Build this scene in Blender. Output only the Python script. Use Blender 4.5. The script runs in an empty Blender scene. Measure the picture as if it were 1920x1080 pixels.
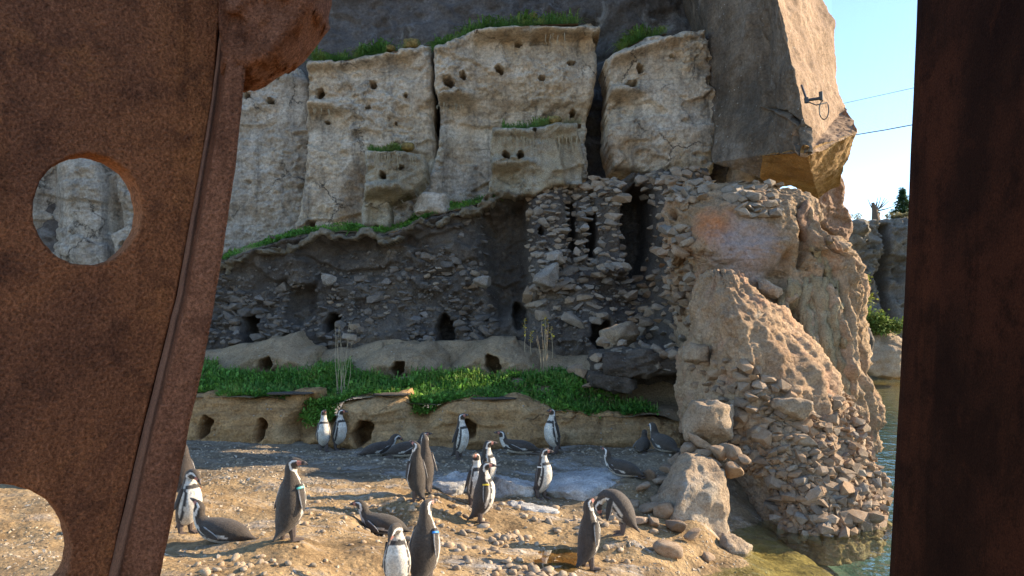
import bpy, bmesh, math, random
import numpy as np
from mathutils import Vector, Matrix

# ------------------------------------------------------------------ camera, world, sun
scene = bpy.context.scene
R = math.radians
F = 1480.0                      # focal length in photo pixels (1920 wide)
PITCH = math.atan(85.0 / F)
cam = bpy.data.cameras.new('camera')
cam.sensor_width = 36.0
cam.lens = 36.0 * F / 1920.0
cam.clip_start = 0.02
cam.clip_end = 2000
camo = bpy.data.objects.new('camera', cam)
scene.collection.objects.link(camo)
camo.location = (0, 0, 0)
camo.rotation_euler = (R(90) + PITCH, 0, 0)
scene.camera = camo

SUN_EL, SUN_AZ = 25.0, 15.0     # azimuth measured from +X towards +Y
world = bpy.data.worlds.new('World')
scene.world = world
world.use_nodes = True
wn = world.node_tree.nodes
wl = world.node_tree.links
sky = wn.new('ShaderNodeTexSky')
sky.sky_type = 'NISHITA'
sky.sun_disc = False
sky.sun_elevation = R(SUN_EL)
sky.sun_rotation = R(90 - SUN_AZ)
sky.air_density = 1.0
sky.dust_density = 0.2
sky.ozone_density = 3.0
wn['Background'].inputs['Strength'].default_value = 0.138
wl.new(sky.outputs['Color'], wn['Background'].inputs['Color'])
sun = bpy.data.lights.new('sun', 'SUN')
sun.energy = 4.7
sun.angle = R(0.5)
sun.color = (1.0, 0.82, 0.58)
suno = bpy.data.objects.new('sun', sun)
scene.collection.objects.link(suno)
sd_ = Vector((math.cos(R(SUN_EL)) * math.cos(R(SUN_AZ)), math.cos(R(SUN_EL)) * math.sin(R(SUN_AZ)), math.sin(R(SUN_EL))))
suno.rotation_euler = sd_.to_track_quat('Z', 'Y').to_euler()
suno.location = sd_ * 40
scene.view_settings.view_transform = 'Standard'
scene.view_settings.look = 'None'
scene.view_settings.gamma = 1.0
scene.view_settings.exposure = 1.36

# ------------------------------------------------------------------ helpers
COL = scene.collection
rng = np.random.RandomState(7)
random.seed(7)
ca, sa = math.cos(PITCH), math.sin(PITCH)


def W(px, py, Y):
    """world point on the plane y = Y seen at photo pixel (px, py)"""
    x = (px - 960.0) / F
    y = (540.0 - py) / F
    dy = ca - sa * y
    k = Y / dy
    return Vector((x * k, Y, (sa + ca * y) * k))


def toPX(X, Y, Z):
    """photo pixel of world points (numpy)"""
    f = Y * ca + Z * sa
    u = -Y * sa + Z * ca
    return 960 + F * X / f, 540 - F * u / f


_perm = np.random.RandomState(3).permutation(256)
_perm = np.concatenate([_perm, _perm, _perm])
_g = np.random.RandomState(5).normal(size=(256, 3))
_g /= np.linalg.norm(_g, axis=1)[:, None]


def perlin(P):
    P = np.asarray(P, float)
    i = np.floor(P).astype(int)
    f = P - i
    i &= 255
    u = f * f * f * (f * (f * 6 - 15) + 10)
    out = 0
    for a in (0, 1):
        wa = u[:, 0] if a else 1 - u[:, 0]
        for b in (0, 1):
            wb = u[:, 1] if b else 1 - u[:, 1]
            for c in (0, 1):
                wc = u[:, 2] if c else 1 - u[:, 2]
                h = _perm[_perm[_perm[(i[:, 0] + a) & 255] + ((i[:, 1] + b) & 255)] + ((i[:, 2] + c) & 255)]
                g = _g[h]
                d = g[:, 0] * (f[:, 0] - a) + g[:, 1] * (f[:, 1] - b) + g[:, 2] * (f[:, 2] - c)
                out = out + wa * wb * wc * d
    return out


def fbm(P, s, o=4, rough=0.5, ridge=False):
    P = np.asarray(P, float) * s + 13.7
    t = 0
    a = 1.0
    for k in range(o):
        n = perlin(P)
        if ridge:
            n = 0.35 - np.abs(n)
        t = t + a * n
        a *= rough
        P = P * 2.03 + 5.1
    return t


def sst(a, b, x):
    t = np.clip((x - a) / (b - a), 0, 1)
    return t * t * (3 - 2 * t)


def polysd(poly, X, Y):
    """signed distance to a polygon, + inside; also nearest boundary point"""
    poly = np.asarray(poly, float)
    n = len(poly)
    best = np.full(X.shape, 1e9)
    bx = np.zeros(X.shape)
    by = np.zeros(X.shape)
    ins = np.zeros(X.shape, bool)
    for k in range(n):
        x0, y0 = poly[k]
        x1, y1 = poly[(k + 1) % n]
        ex, ey = x1 - x0, y1 - y0
        L = ex * ex + ey * ey + 1e-12
        t = np.clip(((X - x0) * ex + (Y - y0) * ey) / L, 0, 1)
        qx, qy = x0 + t * ex, y0 + t * ey
        d = (X - qx) ** 2 + (Y - qy) ** 2
        m = d < best
        best = np.where(m, d, best)
        bx = np.where(m, qx, bx)
        by = np.where(m, qy, by)
        c = ((y0 > Y) != (y1 > Y)) & (X < ex * (Y - y0) / (ey if abs(ey) > 1e-9 else 1e-9) + x0)
        ins ^= c
    s = np.sqrt(best)
    return np.where(ins, s, -s), bx, by


def inpoly(poly, px, py, soft):
    """0..1 weight inside a pixel polygon, rising over 'soft' pixels across its edge"""
    return sst(-soft, soft, polysd(poly, px, py)[0])


def obj(name, verts, faces, mat=None, parent=None, smooth=True):
    me = bpy.data.meshes.new(name)
    if isinstance(verts, np.ndarray) and isinstance(faces, np.ndarray):
        nf, k = faces.shape
        me.vertices.add(len(verts))
        me.vertices.foreach_set('co', np.ascontiguousarray(verts, np.float32).ravel())
        me.loops.add(nf * k)
        me.loops.foreach_set('vertex_index', np.ascontiguousarray(faces, np.int32).ravel())
        me.polygons.add(nf)
        me.polygons.foreach_set('loop_start', np.arange(0, nf * k, k, dtype=np.int32))
        me.update(calc_edges=True)
        me.validate()
    else:
        me.from_pydata([tuple(v) for v in verts], [], [tuple(f) for f in faces])
        me.update()
    if smooth:
        me.polygons.foreach_set('use_smooth', np.ones(len(me.polygons), bool))
    if mat:
        me.materials.append(mat)
    o = bpy.data.objects.new(name, me)
    COL.objects.link(o)
    if parent:
        o.parent = parent
    return o


def tag(o, label=None, cat=None, group=None, kind=None):
    if label:
        o['label'] = label
    if cat:
        o['category'] = cat
    if group:
        o['group'] = group
    if kind:
        o['kind'] = kind
    return o


def empty(name, loc=(0, 0, 0), label=None, cat=None, group=None, kind=None):
    o = bpy.data.objects.new(name, None)
    o.empty_display_size = 0.1
    o.location = loc
    COL.objects.link(o)
    return tag(o, label, cat, group, kind)


def child(o, parent):
    """parent keeping the world place (the parents here are unrotated empties)"""
    o.parent = parent
    o.location = Vector(o.location) - Vector(parent.location)
    return o


def mesh_normals(verts, faces):
    a, b, c = verts[faces[:, 0]], verts[faces[:, 1]], verts[faces[:, 2]]
    if faces.shape[1] == 4:
        n = np.cross(c - a, verts[faces[:, 3]] - b)
    else:
        n = np.cross(b - a, c - a)
    N = np.zeros_like(verts)
    for k in range(faces.shape[1]):
        np.add.at(N, faces[:, k], n)
    return N / (np.linalg.norm(N, axis=1)[:, None] + 1e-12)


# ------------------------------------------------------------------ materials
class NT:
    def __init__(s, name):
        s.m = bpy.data.materials.new(name)
        s.m.use_nodes = True
        s.t = s.m.node_tree
        s.b = s.t.nodes['Principled BSDF']
        s.out = s.t.nodes['Material Output']

    def n(s, kind, **kw):
        nd = s.t.nodes.new(kind)
        for k, v in kw.items():
            if k.startswith('_'):
                setattr(nd, k[1:], v)
            else:
                key = k.replace('__', ' ')
                sock = nd.inputs[int(key[1:])] if key[0] == 'i' and key[1:].isdigit() else nd.inputs[key]
                if hasattr(v, 'is_output'):
                    s.t.links.new(v, sock)
                else:
                    sock.default_value = v
        return nd

    def noise(s, co, scale, detail=6, rough=0.6, dist=0.0):
        return s.n('ShaderNodeTexNoise', Vector=co, Scale=scale, Detail=detail, Roughness=rough, Distortion=dist).outputs['Fac']

    def ramp(s, fac, stops):
        r = s.n('ShaderNodeValToRGB', Fac=fac)
        e = r.color_ramp.elements
        while len(e) < len(stops):
            e.new(0.5)
        for k, (p, c) in enumerate(stops):
            e[k].position = p
            e[k].color = (*c, 1) if len(c) == 3 else c
        return r.outputs['Color']

    def mix(s, fac, a, b, mode='MIX'):
        m = s.n('ShaderNodeMix', _data_type='RGBA', _blend_type=mode)
        for sock, v in ((m.inputs[0], fac), (m.inputs[6], a), (m.inputs[7], b)):
            if hasattr(v, 'is_output'):
                s.t.links.new(v, sock)
            else:
                sock.default_value = (*v, 1) if isinstance(v, tuple) and len(v) == 3 else v
        return m.outputs[2]

    def math(s, op, a, b=0.0, c=0.0):
        return s.n('ShaderNodeMath', _operation=op, i0=a, i1=b, i2=c).outputs[0]

    def mr(s, v, a, b, c=0.0, d=1.0):
        return s.n('ShaderNodeMapRange', Value=v, From__Min=a, From__Max=b, To__Min=c, To__Max=d).outputs[0]

    def bump(s, h, strength, dist, normal=None):
        kw = dict(Height=h, Strength=strength, Distance=dist)
        if normal is not None:
            kw['Normal'] = normal
        return s.n('ShaderNodeBump', **kw).outputs[0]

    def link(s, a, name):
        s.t.links.new(a, s.b.inputs[name])


def g3(v):
    return (v, v, v)


def rock(name, c1, c2, c3, sc=0.9, bump=0.6, speck=0.0, crack=0.0, local=False, rnd=0.0, rough=0.9, strata=0.0, white=0.0, warm=None, patches=(), streak=0.0):
    t = NT(name)
    if local:
        tc = t.n('ShaderNodeTexCoord').outputs['Object']
        oi = t.n('ShaderNodeObjectInfo').outputs['Random']
        co = t.n('ShaderNodeVectorMath', _operation='ADD', i0=tc, i1=t.n('ShaderNodeCombineXYZ', X=t.math('MULTIPLY', oi, 91.0), Y=t.math('MULTIPLY', oi, 37.0)).outputs[0]).outputs[0]
    else:
        co = t.n('ShaderNodeNewGeometry').outputs['Position']
        oi = None
    n1 = t.noise(co, sc, 7, 0.62, 0.3)
    n2 = t.noise(co, sc * 5.3, 6, 0.65)
    n3 = t.noise(co, sc * 30, 5, 0.75)
    c = t.ramp(n1, [(0.33, c1), (0.52, c2), (0.68, c3)])
    c = t.mix(t.mr(n2, 0.35, 0.7, 0, 0.75), c, t.mix(1.0, c, (0.62, 0.56, 0.5), 'MULTIPLY'))
    if warm:
        nw = t.noise(co, sc * 1.7, 5, 0.6, 0.5)
        c = t.mix(t.mr(nw, 0.53, 0.68, 0, 0.75), c, warm)
    c = t.mix(1.0, c, t.ramp(n3, [(0.3, g3(0.5)), (0.7, g3(1.35))]), 'MULTIPLY')
    if white:
        nw = t.noise(co, sc * 1.9 + 0.37, 8, 0.7, 0.6)
        c = t.mix(t.mr(nw, 0.56, 0.7, 0, white), c, (0.62, 0.61, 0.58))
    h = t.math('ADD', t.math('MULTIPLY', n2, 1.0), t.math('MULTIPLY', n3, 0.45))
    if strata:
        mp = t.n('ShaderNodeMapping', Vector=co, Scale=(0.6, 0.6, 7.0)).outputs[0]
        ns = t.noise(mp, 1.3, 5, 0.6, 0.8)
        c = t.mix(1.0, c, t.ramp(ns, [(0.35, g3(1.0 - 0.45 * strata)), (0.6, g3(1.08))]), 'MULTIPLY')
        h = t.math('ADD', h, t.math('MULTIPLY', ns, 1.4 * strata))
    if crack:
        dst = t.n('ShaderNodeTexNoise', Vector=co, Scale=1.6, Detail=5.0, Roughness=0.65).outputs['Color']
        cv = t.n('ShaderNodeVectorMath', _operation='MULTIPLY_ADD', i0=dst, i1=(0.9, 0.9, 0.9), i2=co).outputs[0]
        vo = t.n('ShaderNodeTexVoronoi', _feature='DISTANCE_TO_EDGE', Vector=cv, Scale=0.75).outputs['Distance']
        msk = t.mr(t.noise(co, 0.8, 3, 0.5), 0.5, 0.62, 0.0, 1.0)
        ck = t.math('MULTIPLY', t.mr(vo, 0.0, 0.012, 1.0, 0.0), msk)
        c = t.mix(t.math('MULTIPLY', ck, crack), c, (0.05, 0.042, 0.036))
        h = t.math('SUBTRACT', h, t.math('MULTIPLY', ck, 1.2))
    if speck:
        vs = t.n('ShaderNodeTexVoronoi', Vector=co, Scale=9.0, Randomness=1.0)
        sp = t.math('MULTIPLY', t.mr(vs.outputs['Distance'], 0.10, 0.17, 1.0, 0.0), t.mr(t.noise(co, 2.1, 3, 0.5), 0.45, 0.6))
        c = t.mix(t.math('MULTIPLY', sp, speck), c, (0.6, 0.57, 0.5))
        h = t.math('ADD', h, t.math('MULTIPLY', sp, 0.5))
    if streak:
        mp = t.n('ShaderNodeMapping', Vector=co, Scale=(3.2, 3.2, 0.28)).outputs[0]
        nk = t.noise(mp, 1.0, 6, 0.65, 0.4)
        c = t.mix(1.0, c, t.ramp(nk, [(0.36, (1.12, 1.1, 1.08)), (0.52, g3(1.0)), (0.70, (1 - streak, 1 - streak * 0.98, 1 - streak * 0.94))]), 'MULTIPLY')
    for sp_, sr_, sc_ in patches:
        ds_ = t.n('ShaderNodeVectorMath', _operation='DISTANCE', i0=co, i1=tuple(sp_)).outputs['Value']
        ds_ = t.math('ADD', ds_, t.math('MULTIPLY', t.math('SUBTRACT', n2, 0.5), sr_ * 1.4))
        c = t.mix(t.mr(ds_, sr_ * 0.45, sr_, 0.8, 0.0), c, t.mix(1.0, sc_, t.ramp(n3, [(0.3, g3(0.6)), (0.7, g3(1.3))]), 'MULTIPLY'))
    if rnd and oi is not None:
        c = t.mix(1.0, c, t.ramp(oi, [(0.0, g3(1 - rnd)), (0.45, (1.0, 0.96, 0.9)), (0.75, (1.0, 0.88, 0.74)), (1.0, g3(1 + 0.6 * rnd))]), 'MULTIPLY')
    t.link(c, 'Base Color')
    t.b.inputs['Roughness'].default_value = rough
    t.b.inputs['Specular IOR Level'].default_value = 0.25
    t.link(t.bump(h, bump, 0.11), 'Normal')
    return t.m


def plain(name, c, rough=0.6, spec=0.4, var=0.15, scale=30, metallic=0.0):
    t = NT(name)
    co = t.n('ShaderNodeTexCoord').outputs['Object']
    n = t.noise(co, scale, 4, 0.6)
    t.link(t.mix(1.0, (*c, 1), t.ramp(n, [(0.3, g3(1 - var)), (0.7, g3(1 + var))]), 'MULTIPLY'), 'Base Color')
    t.b.inputs['Roughness'].default_value = rough
    t.b.inputs['Specular IOR Level'].default_value = spec
    t.b.inputs['Metallic'].default_value = metallic
    return t.m


def leafmat(name, c1, c2, c3, sc=1.2):
    t = NT(name)
    co = t.n('ShaderNodeNewGeometry').outputs['Position']
    n = t.noise(co, sc, 4, 0.6)
    n2 = t.noise(co, 23.0, 2, 0.5)
    c = t.ramp(n, [(0.35, c1), (0.5, c2), (0.68, c3)])
    c = t.mix(1.0, c, t.ramp(n2, [(0.3, g3(0.55)), (0.7, g3(1.5))]), 'MULTIPLY')
    t.link(c, 'Base Color')
    t.b.inputs['Roughness'].default_value = 0.6
    t.b.inputs['Specular IOR Level'].default_value = 0.25
    tr = t.n('ShaderNodeBsdfTranslucent', Color=c)
    mx = t.n('ShaderNodeMixShader', Fac=0.3)
    t.t.links.new(t.b.outputs[0], mx.inputs[1])
    t.t.links.new(tr.outputs[0], mx.inputs[2])
    t.t.links.new(mx.outputs[0], t.out.inputs['Surface'])
    return t.m


def rustmat(name, cols, sc=9.0, bump=0.5):
    t = NT(name)
    co = t.n('ShaderNodeNewGeometry').outputs['Position']
    big = t.noise(co, 2.6, 5, 0.6, 0.4)
    mid = t.noise(co, sc * 2.2, 7, 0.72)
    fine = t.noise(co, sc * 34, 4, 0.75)
    grit = t.n('ShaderNodeTexVoronoi', Vector=co, Scale=sc * 30.0).outputs['Distance']
    c = t.ramp(big, [(0.34, cols[0]), (0.48, cols[1]), (0.6, cols[2])])
    mp = t.n('ShaderNodeMapping', Vector=co, Scale=(9, 9, 1.2)).outputs[0]
    st = t.noise(mp, 1.0, 5, 0.65)
    c = t.mix(t.mr(st, 0.52, 0.72, 0, 0.75), c, cols[3])
    c = t.mix(t.mr(mid, 0.5, 0.66, 0, 0.8), c, cols[0])
    flake = t.noise(co, 14.0, 8, 0.7, 1.2)
    c = t.mix(t.mr(flake, 0.57, 0.66, 0, 0.28), c, cols[3])
    mp2 = t.n('ShaderNodeMapping', Vector=co, Scale=(26, 26, 1.4)).outputs[0]
    run = t.noise(mp2, 1.0, 4, 0.6, 0.2)
    c = t.mix(t.mr(run, 0.58, 0.72, 0, 0.55), c, t.mix(1.0, c, (0.35, 0.32, 0.32), 'MULTIPLY'))
    c = t.mix(1.0, c, t.ramp(fine, [(0.33, g3(0.45)), (0.55, g3(1.0)), (0.72, g3(1.7))]), 'MULTIPLY')
    c = t.mix(t.mr(grit, 0.05, 0.3, 0.55, 0.0), c, (0.02, 0.012, 0.009))
    t.link(c, 'Base Color')
    t.b.inputs['Roughness'].default_value = 0.95
    t.b.inputs['Specular IOR Level'].default_value = 0.06
    h = t.math('ADD', t.math('MULTIPLY', fine, 0.7), t.math('ADD', t.math('MULTIPLY', mid, 0.5), t.math('ADD', t.math('MULTIPLY', grit, 0.3), t.math('MULTIPLY', flake, 0.6))))
    t.link(t.bump(h, bump, 0.006), 'Normal')
    return t.m


M = {}
M['cliff'] = rock('cliff_rock', (0.48, 0.375, 0.255), (0.56, 0.475, 0.37), (0.62, 0.565, 0.49), 0.55, 0.75, speck=0.7, crack=0.85, warm=(0.42, 0.30, 0.18), streak=0.6, strata=0.25)
M['cliff_cool'] = rock('cliff_rock_cool', (0.39, 0.34, 0.275), (0.47, 0.415, 0.345), (0.54, 0.49, 0.425), 0.6, 0.75, speck=0.3, crack=0.9, streak=0.55, strata=0.2)
M['cliff_dark'] = rock('cliff_rock_dark', (0.085, 0.075, 0.068), (0.12, 0.105, 0.096), (0.20, 0.185, 0.18), 0.5, 0.7, white=0.25)
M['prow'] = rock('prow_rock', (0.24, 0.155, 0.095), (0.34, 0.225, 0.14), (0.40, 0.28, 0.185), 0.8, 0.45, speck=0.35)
M['prow_shaded'] = rock('prow_rock_shaded', (0.10, 0.082, 0.064), (0.165, 0.125, 0.088), (0.27, 0.22, 0.17), 0.7, 0.6, speck=0.5, white=0.2, streak=0.4)  # darker copy of the prow rock, shade of its front put into the colour
M['wallcore'] = rock('rubble_core', (0.095, 0.08, 0.07), (0.135, 0.115, 0.098), (0.21, 0.175, 0.14), 1.1, 0.8, speck=0.3)
M['tower'] = rock('tower_rock', (0.35, 0.24, 0.145), (0.45, 0.32, 0.205), (0.49, 0.38, 0.275), 0.9, 0.8, speck=0.25, warm=(0.40, 0.24, 0.15), patches=[(W(1335, 425, 12.2), 0.42, (0.50, 0.20, 0.085)), (W(1400, 470, 12.1), 0.7, (0.36, 0.29, 0.27)), (W(1310, 600, 12.0), 0.6, (0.37, 0.29, 0.28))])  # one orange stain spot and two pinkish-grey spots
M['mound'] = rock('mound_rock', (0.38, 0.25, 0.155), (0.46, 0.32, 0.20), (0.50, 0.365, 0.25), 1.1, 0.7, warm=(0.44, 0.25, 0.16))
M['ribs'] = rock('rib_rock', (0.34, 0.26, 0.15), (0.42, 0.34, 0.21), (0.47, 0.40, 0.28), 1.4, 0.8)
M['redrock'] = rock('red_rock', (0.24, 0.14, 0.09), (0.34, 0.215, 0.14), (0.42, 0.30, 0.21), 0.9, 0.7)
M['boulder'] = rock('boulder_rock', (0.34, 0.24, 0.155), (0.43, 0.325, 0.225), (0.48, 0.40, 0.31), 1.3, 0.7, white=0.3)
M['guano'] = rock('guano_rock', (0.36, 0.35, 0.34), (0.50, 0.49, 0.475), (0.64, 0.63, 0.61), 1.5, 0.5, white=0.7)
M['bank'] = rock('bank_earth', (0.48, 0.275, 0.12), (0.56, 0.34, 0.16), (0.50, 0.355, 0.20), 1.0, 0.8, speck=0.6, strata=0.55, crack=0.5)
M['soil'] = rock('terrace_soil', (0.32, 0.235, 0.145), (0.41, 0.30, 0.19), (0.46, 0.34, 0.21), 1.2, 0.7, speck=0.6, warm=(0.42, 0.30, 0.18))
M['nest'] = rock('nest_block_rock', (0.40, 0.335, 0.23), (0.50, 0.44, 0.33), (0.58, 0.53, 0.44), 1.5, 0.9, speck=0.5, crack=0.6, streak=0.45)
M['ledge'] = rock('ledge_crust', (0.30, 0.255, 0.18), (0.37, 0.32, 0.24), (0.44, 0.39, 0.31), 1.8, 1.0, speck=0.4, streak=0.5)
M['stone_dark'] = rock('rubble_stone_dark', (0.16, 0.147, 0.138), (0.22, 0.20, 0.185), (0.29, 0.26, 0.23), 2.5, 0.4, local=True, rnd=0.4)
M['stone_mid'] = rock('rubble_stone_grey', (0.29, 0.25, 0.21), (0.37, 0.325, 0.275), (0.45, 0.40, 0.35), 2.5, 0.4, local=True, rnd=0.35)
M['stone_warm'] = rock('rubble_stone_warm', (0.31, 0.225, 0.155), (0.39, 0.295, 0.215), (0.44, 0.36, 0.285), 2.5, 0.4, local=True, rnd=0.35)
M['pebble'] = rock('pebble_stone', (0.38, 0.29, 0.20), (0.47, 0.38, 0.28), (0.55, 0.49, 0.41), 3.0, 0.2, local=True, rnd=0.35)
M['farcliff'] = rock('far_cliff_rock', (0.17, 0.15, 0.12), (0.22, 0.195, 0.16), (0.28, 0.25, 0.21), 0.5, 0.8)
M['grass'] = leafmat('grass_leaves', (0.07, 0.20, 0.035), (0.13, 0.31, 0.05), (0.26, 0.42, 0.08))
M['ledgegrass'] = leafmat('ledge_grass', (0.06, 0.15, 0.028), (0.11, 0.22, 0.042), (0.24, 0.28, 0.075), 2.0)
M['drygrass'] = leafmat('dry_grass', (0.22, 0.19, 0.09), (0.28, 0.25, 0.13), (0.33, 0.31, 0.20), 3.0)
M['moss'] = leafmat('cushion_moss', (0.20, 0.15, 0.045), (0.26, 0.18, 0.06), (0.20, 0.19, 0.07), 4.0)
M['yellowleaf'] = leafmat('yellow_leaves', (0.18, 0.24, 0.03), (0.30, 0.32, 0.05), (0.40, 0.36, 0.07), 3.0)
M['bushleaf'] = leafmat('bush_leaves', (0.10, 0.16, 0.03), (0.17, 0.23, 0.05), (0.24, 0.28, 0.08), 2.0)
M['conifer'] = leafmat('conifer_needles', (0.03, 0.07, 0.025), (0.045, 0.095, 0.035), (0.07, 0.12, 0.05), 1.0)
M['stalk'] = plain('dry_stalk', (0.36, 0.29, 0.19), 0.8, 0.2)
M['flower'] = plain('yellow_bud', (0.55, 0.42, 0.05), 0.6, 0.2)
M['root'] = plain('hanging_root', (0.34, 0.29, 0.20), 0.9, 0.1)
M['bark'] = plain('bark', (0.13, 0.095, 0.065), 0.9, 0.1)
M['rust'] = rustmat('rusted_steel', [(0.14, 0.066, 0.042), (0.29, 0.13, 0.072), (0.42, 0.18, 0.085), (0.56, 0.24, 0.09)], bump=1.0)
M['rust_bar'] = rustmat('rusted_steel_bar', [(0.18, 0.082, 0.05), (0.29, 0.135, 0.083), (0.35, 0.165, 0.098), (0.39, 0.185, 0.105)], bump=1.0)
M['rust_dark_shaded'] = rustmat('dark_shaded_rusted_steel', [(0.014, 0.005, 0.003), (0.024, 0.009, 0.005), (0.05, 0.016, 0.008), (0.07, 0.022, 0.01)], bump=0.6)  # dark rust, with the shade on the girder put into the colour too
M['steel'] = plain('dark_metal', (0.03, 0.03, 0.032), 0.5, 0.5)
M['cable'] = plain('cable_black', (0.06, 0.065, 0.07), 0.6, 0.3)
M['net'] = plain('net_cord', (0.16, 0.17, 0.18), 0.8, 0.2)
M['eye'] = plain('eye_dark', (0.03, 0.012, 0.01), 0.2, 0.6)
M['foot'] = plain('foot_skin', (0.10, 0.075, 0.065), 0.6, 0.3)
for nm, c in (('yellow', (0.75, 0.48, 0.03)), ('blue', (0.02, 0.20, 0.60)), ('white', (0.75, 0.74, 0.70)), ('orange', (0.70, 0.12, 0.05)), ('teal', (0.10, 0.50, 0.42))):
    M['band_' + nm] = plain('band_' + nm, c, 0.4, 0.4, 0.05)

# penguin plumage: the pattern lives in a colour attribute, feather grain in the shader
t = NT('penguin_plumage')
at = t.n('ShaderNodeAttribute', _attribute_name='plumage').outputs['Color']
co = t.n('ShaderNodeTexCoord').outputs['Object']
nf = t.noise(co, 60, 5, 0.7)
n0 = t.noise(co, 9, 4, 0.6)
c = t.mix(1.0, at, t.ramp(nf, [(0.3, g3(0.6)), (0.7, g3(1.4))]), 'MULTIPLY')
c = t.mix(1.0, c, t.ramp(n0, [(0.3, (0.78, 0.70, 0.62)), (0.6, g3(1.0)), (0.7, (1.25, 1.15, 1.0))]), 'MULTIPLY')
t.link(c, 'Base Color')
t.b.inputs['Roughness'].default_value = 0.65
t.b.inputs['Specular IOR Level'].default_value = 0.25
t.b.inputs['Sheen Weight'].default_value = 0.15
t.link(t.bump(t.math('ADD', nf, t.noise(co, 170, 3, 0.6)), 0.6, 0.012), 'Normal')
M['plumage'] = t.m

# ground: sand, wet back ground with shade in its grey, gravel grain and guano staining
t = NT('sandy_ground')
co = t.n('ShaderNodeNewGeometry').outputs['Position']
n1 = t.noise(co, 0.7, 7, 0.65, 0.4)
n2 = t.noise(co, 5.0, 7, 0.7)
n3 = t.noise(co, 34.0, 5, 0.75)
mp = t.n('ShaderNodeMapping', Vector=co, Scale=(0.7, 2.2, 1)).outputs[0]
n4 = t.noise(mp, 1.1, 8, 0.72, 0.7)
c = t.ramp(n1, [(0.32, (0.25, 0.165, 0.082)), (0.5, (0.375, 0.255, 0.13)), (0.68, (0.32, 0.23, 0.13))])
sx = t.n('ShaderNodeSeparateXYZ', Vector=co)
mud_shade = t.math('MULTIPLY', t.mr(t.math('ADD', sx.outputs['Y'], t.math('MULTIPLY', n1, 3.0)), 10.6, 11.8, 0, 0.8), t.mr(n4, 0.3, 0.5, 0.6, 1.0))  # wet back ground, its grey standing in for the shade there
c = t.mix(mud_shade, c, (0.21, 0.18, 0.14))
c = t.mix(t.mr(n2, 0.42, 0.66, 0, 0.85), c, t.mix(1.0, c, (0.55, 0.50, 0.46), 'MULTIPLY'))
nd = t.noise(mp, 0.9, 4, 0.55, 1.0)
c = t.mix(t.mr(nd, 0.56, 0.62, 0, 0.6), c, t.mix(1.0, c, (0.52, 0.50, 0.47), 'MULTIPLY'))
gu = t.math('MULTIPLY', t.mr(n4, 0.52, 0.64, 0, 0.8), t.mr(n2, 0.38, 0.62, 0.25, 1.0))
gmask = t.math('MULTIPLY', gu, t.mr(t.math('ADD', sx.outputs['X'], t.math('MULTIPLY', sx.outputs['Y'], 0.55)), 0.2, 4.5, 0.35, 1.0))
c = t.mix(gmask, c, (0.55, 0.54, 0.52))
c = t.mix(1.0, c, t.ramp(n3, [(0.3, g3(0.55)), (0.68, g3(1.3))]), 'MULTIPLY')
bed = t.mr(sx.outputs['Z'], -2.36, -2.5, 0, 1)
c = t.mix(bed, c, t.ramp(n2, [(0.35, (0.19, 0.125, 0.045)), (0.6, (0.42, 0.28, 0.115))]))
c = t.mix(t.mr(sx.outputs['Z'], -2.55, -3.0, 0, 1), c, (0.010, 0.065, 0.062))  # deep bed darkened to teal: light lost in the water put into the colour
t.link(c, 'Base Color')
t.link(t.mr(mud_shade, 0, 0.8, 0.9, 0.62), 'Roughness')
t.b.inputs['Specular IOR Level'].default_value = 0.25
vs = t.n('ShaderNodeTexVoronoi', Vector=co, Scale=16.0).outputs['Distance']
h = t.math('ADD', t.math('ADD', n2, t.math('MULTIPLY', n3, 0.35)), t.math('MULTIPLY', t.mr(vs, 0.0, 0.45, 1.0, 0.0), 0.35))
t.link(t.bump(h, 0.8, 0.05), 'Normal')
M['ground'] = t.m

t = NT('pool_water')
co = t.n('ShaderNodeNewGeometry').outputs['Position']
mp = t.n('ShaderNodeMapping', Vector=co, Scale=(1.0, 0.65, 1)).outputs[0]
h = t.math('ADD', t.noise(mp, 2.2, 3, 0.5), t.math('MULTIPLY', t.noise(mp, 9.0, 3, 0.5), 0.3))
nb = t.bump(h, 0.30, 0.25)
gl = t.n('ShaderNodeBsdfGlossy', Color=(1, 1, 1, 1), Roughness=0.03, Normal=nb)
tr = t.n('ShaderNodeBsdfTransparent', Color=(0.82, 0.88, 0.72, 1))
fr = t.n('ShaderNodeLayerWeight', Blend=0.5, Normal=nb)
mx = t.n('ShaderNodeMixShader', Fac=t.math('MULTIPLY_ADD', t.math('POWER', fr.outputs['Facing'], 5.0), 0.95, 0.025))
t.t.links.new(tr.outputs[0], mx.inputs[1])
t.t.links.new(gl.outputs[0], mx.inputs[2])
t.t.links.new(mx.outputs[0], t.out.inputs['Surface'])
M['water'] = t.m
t = NT('puddle_water')
gl = t.n('ShaderNodeBsdfGlossy', Color=(1, 1, 1, 1), Roughness=0.02)
tr = t.n('ShaderNodeBsdfTransparent', Color=(0.72, 0.60, 0.38, 1))
fr = t.n('ShaderNodeLayerWeight', Blend=0.5)
mx = t.n('ShaderNodeMixShader', Fac=t.math('MULTIPLY_ADD', t.math('POWER', fr.outputs['Facing'], 4.0), 0.9, 0.05))
t.t.links.new(tr.outputs[0], mx.inputs[1])
t.t.links.new(gl.outputs[0], mx.inputs[2])
t.t.links.new(mx.outputs[0], t.out.inputs['Surface'])
M['puddle'] = t.m


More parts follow.
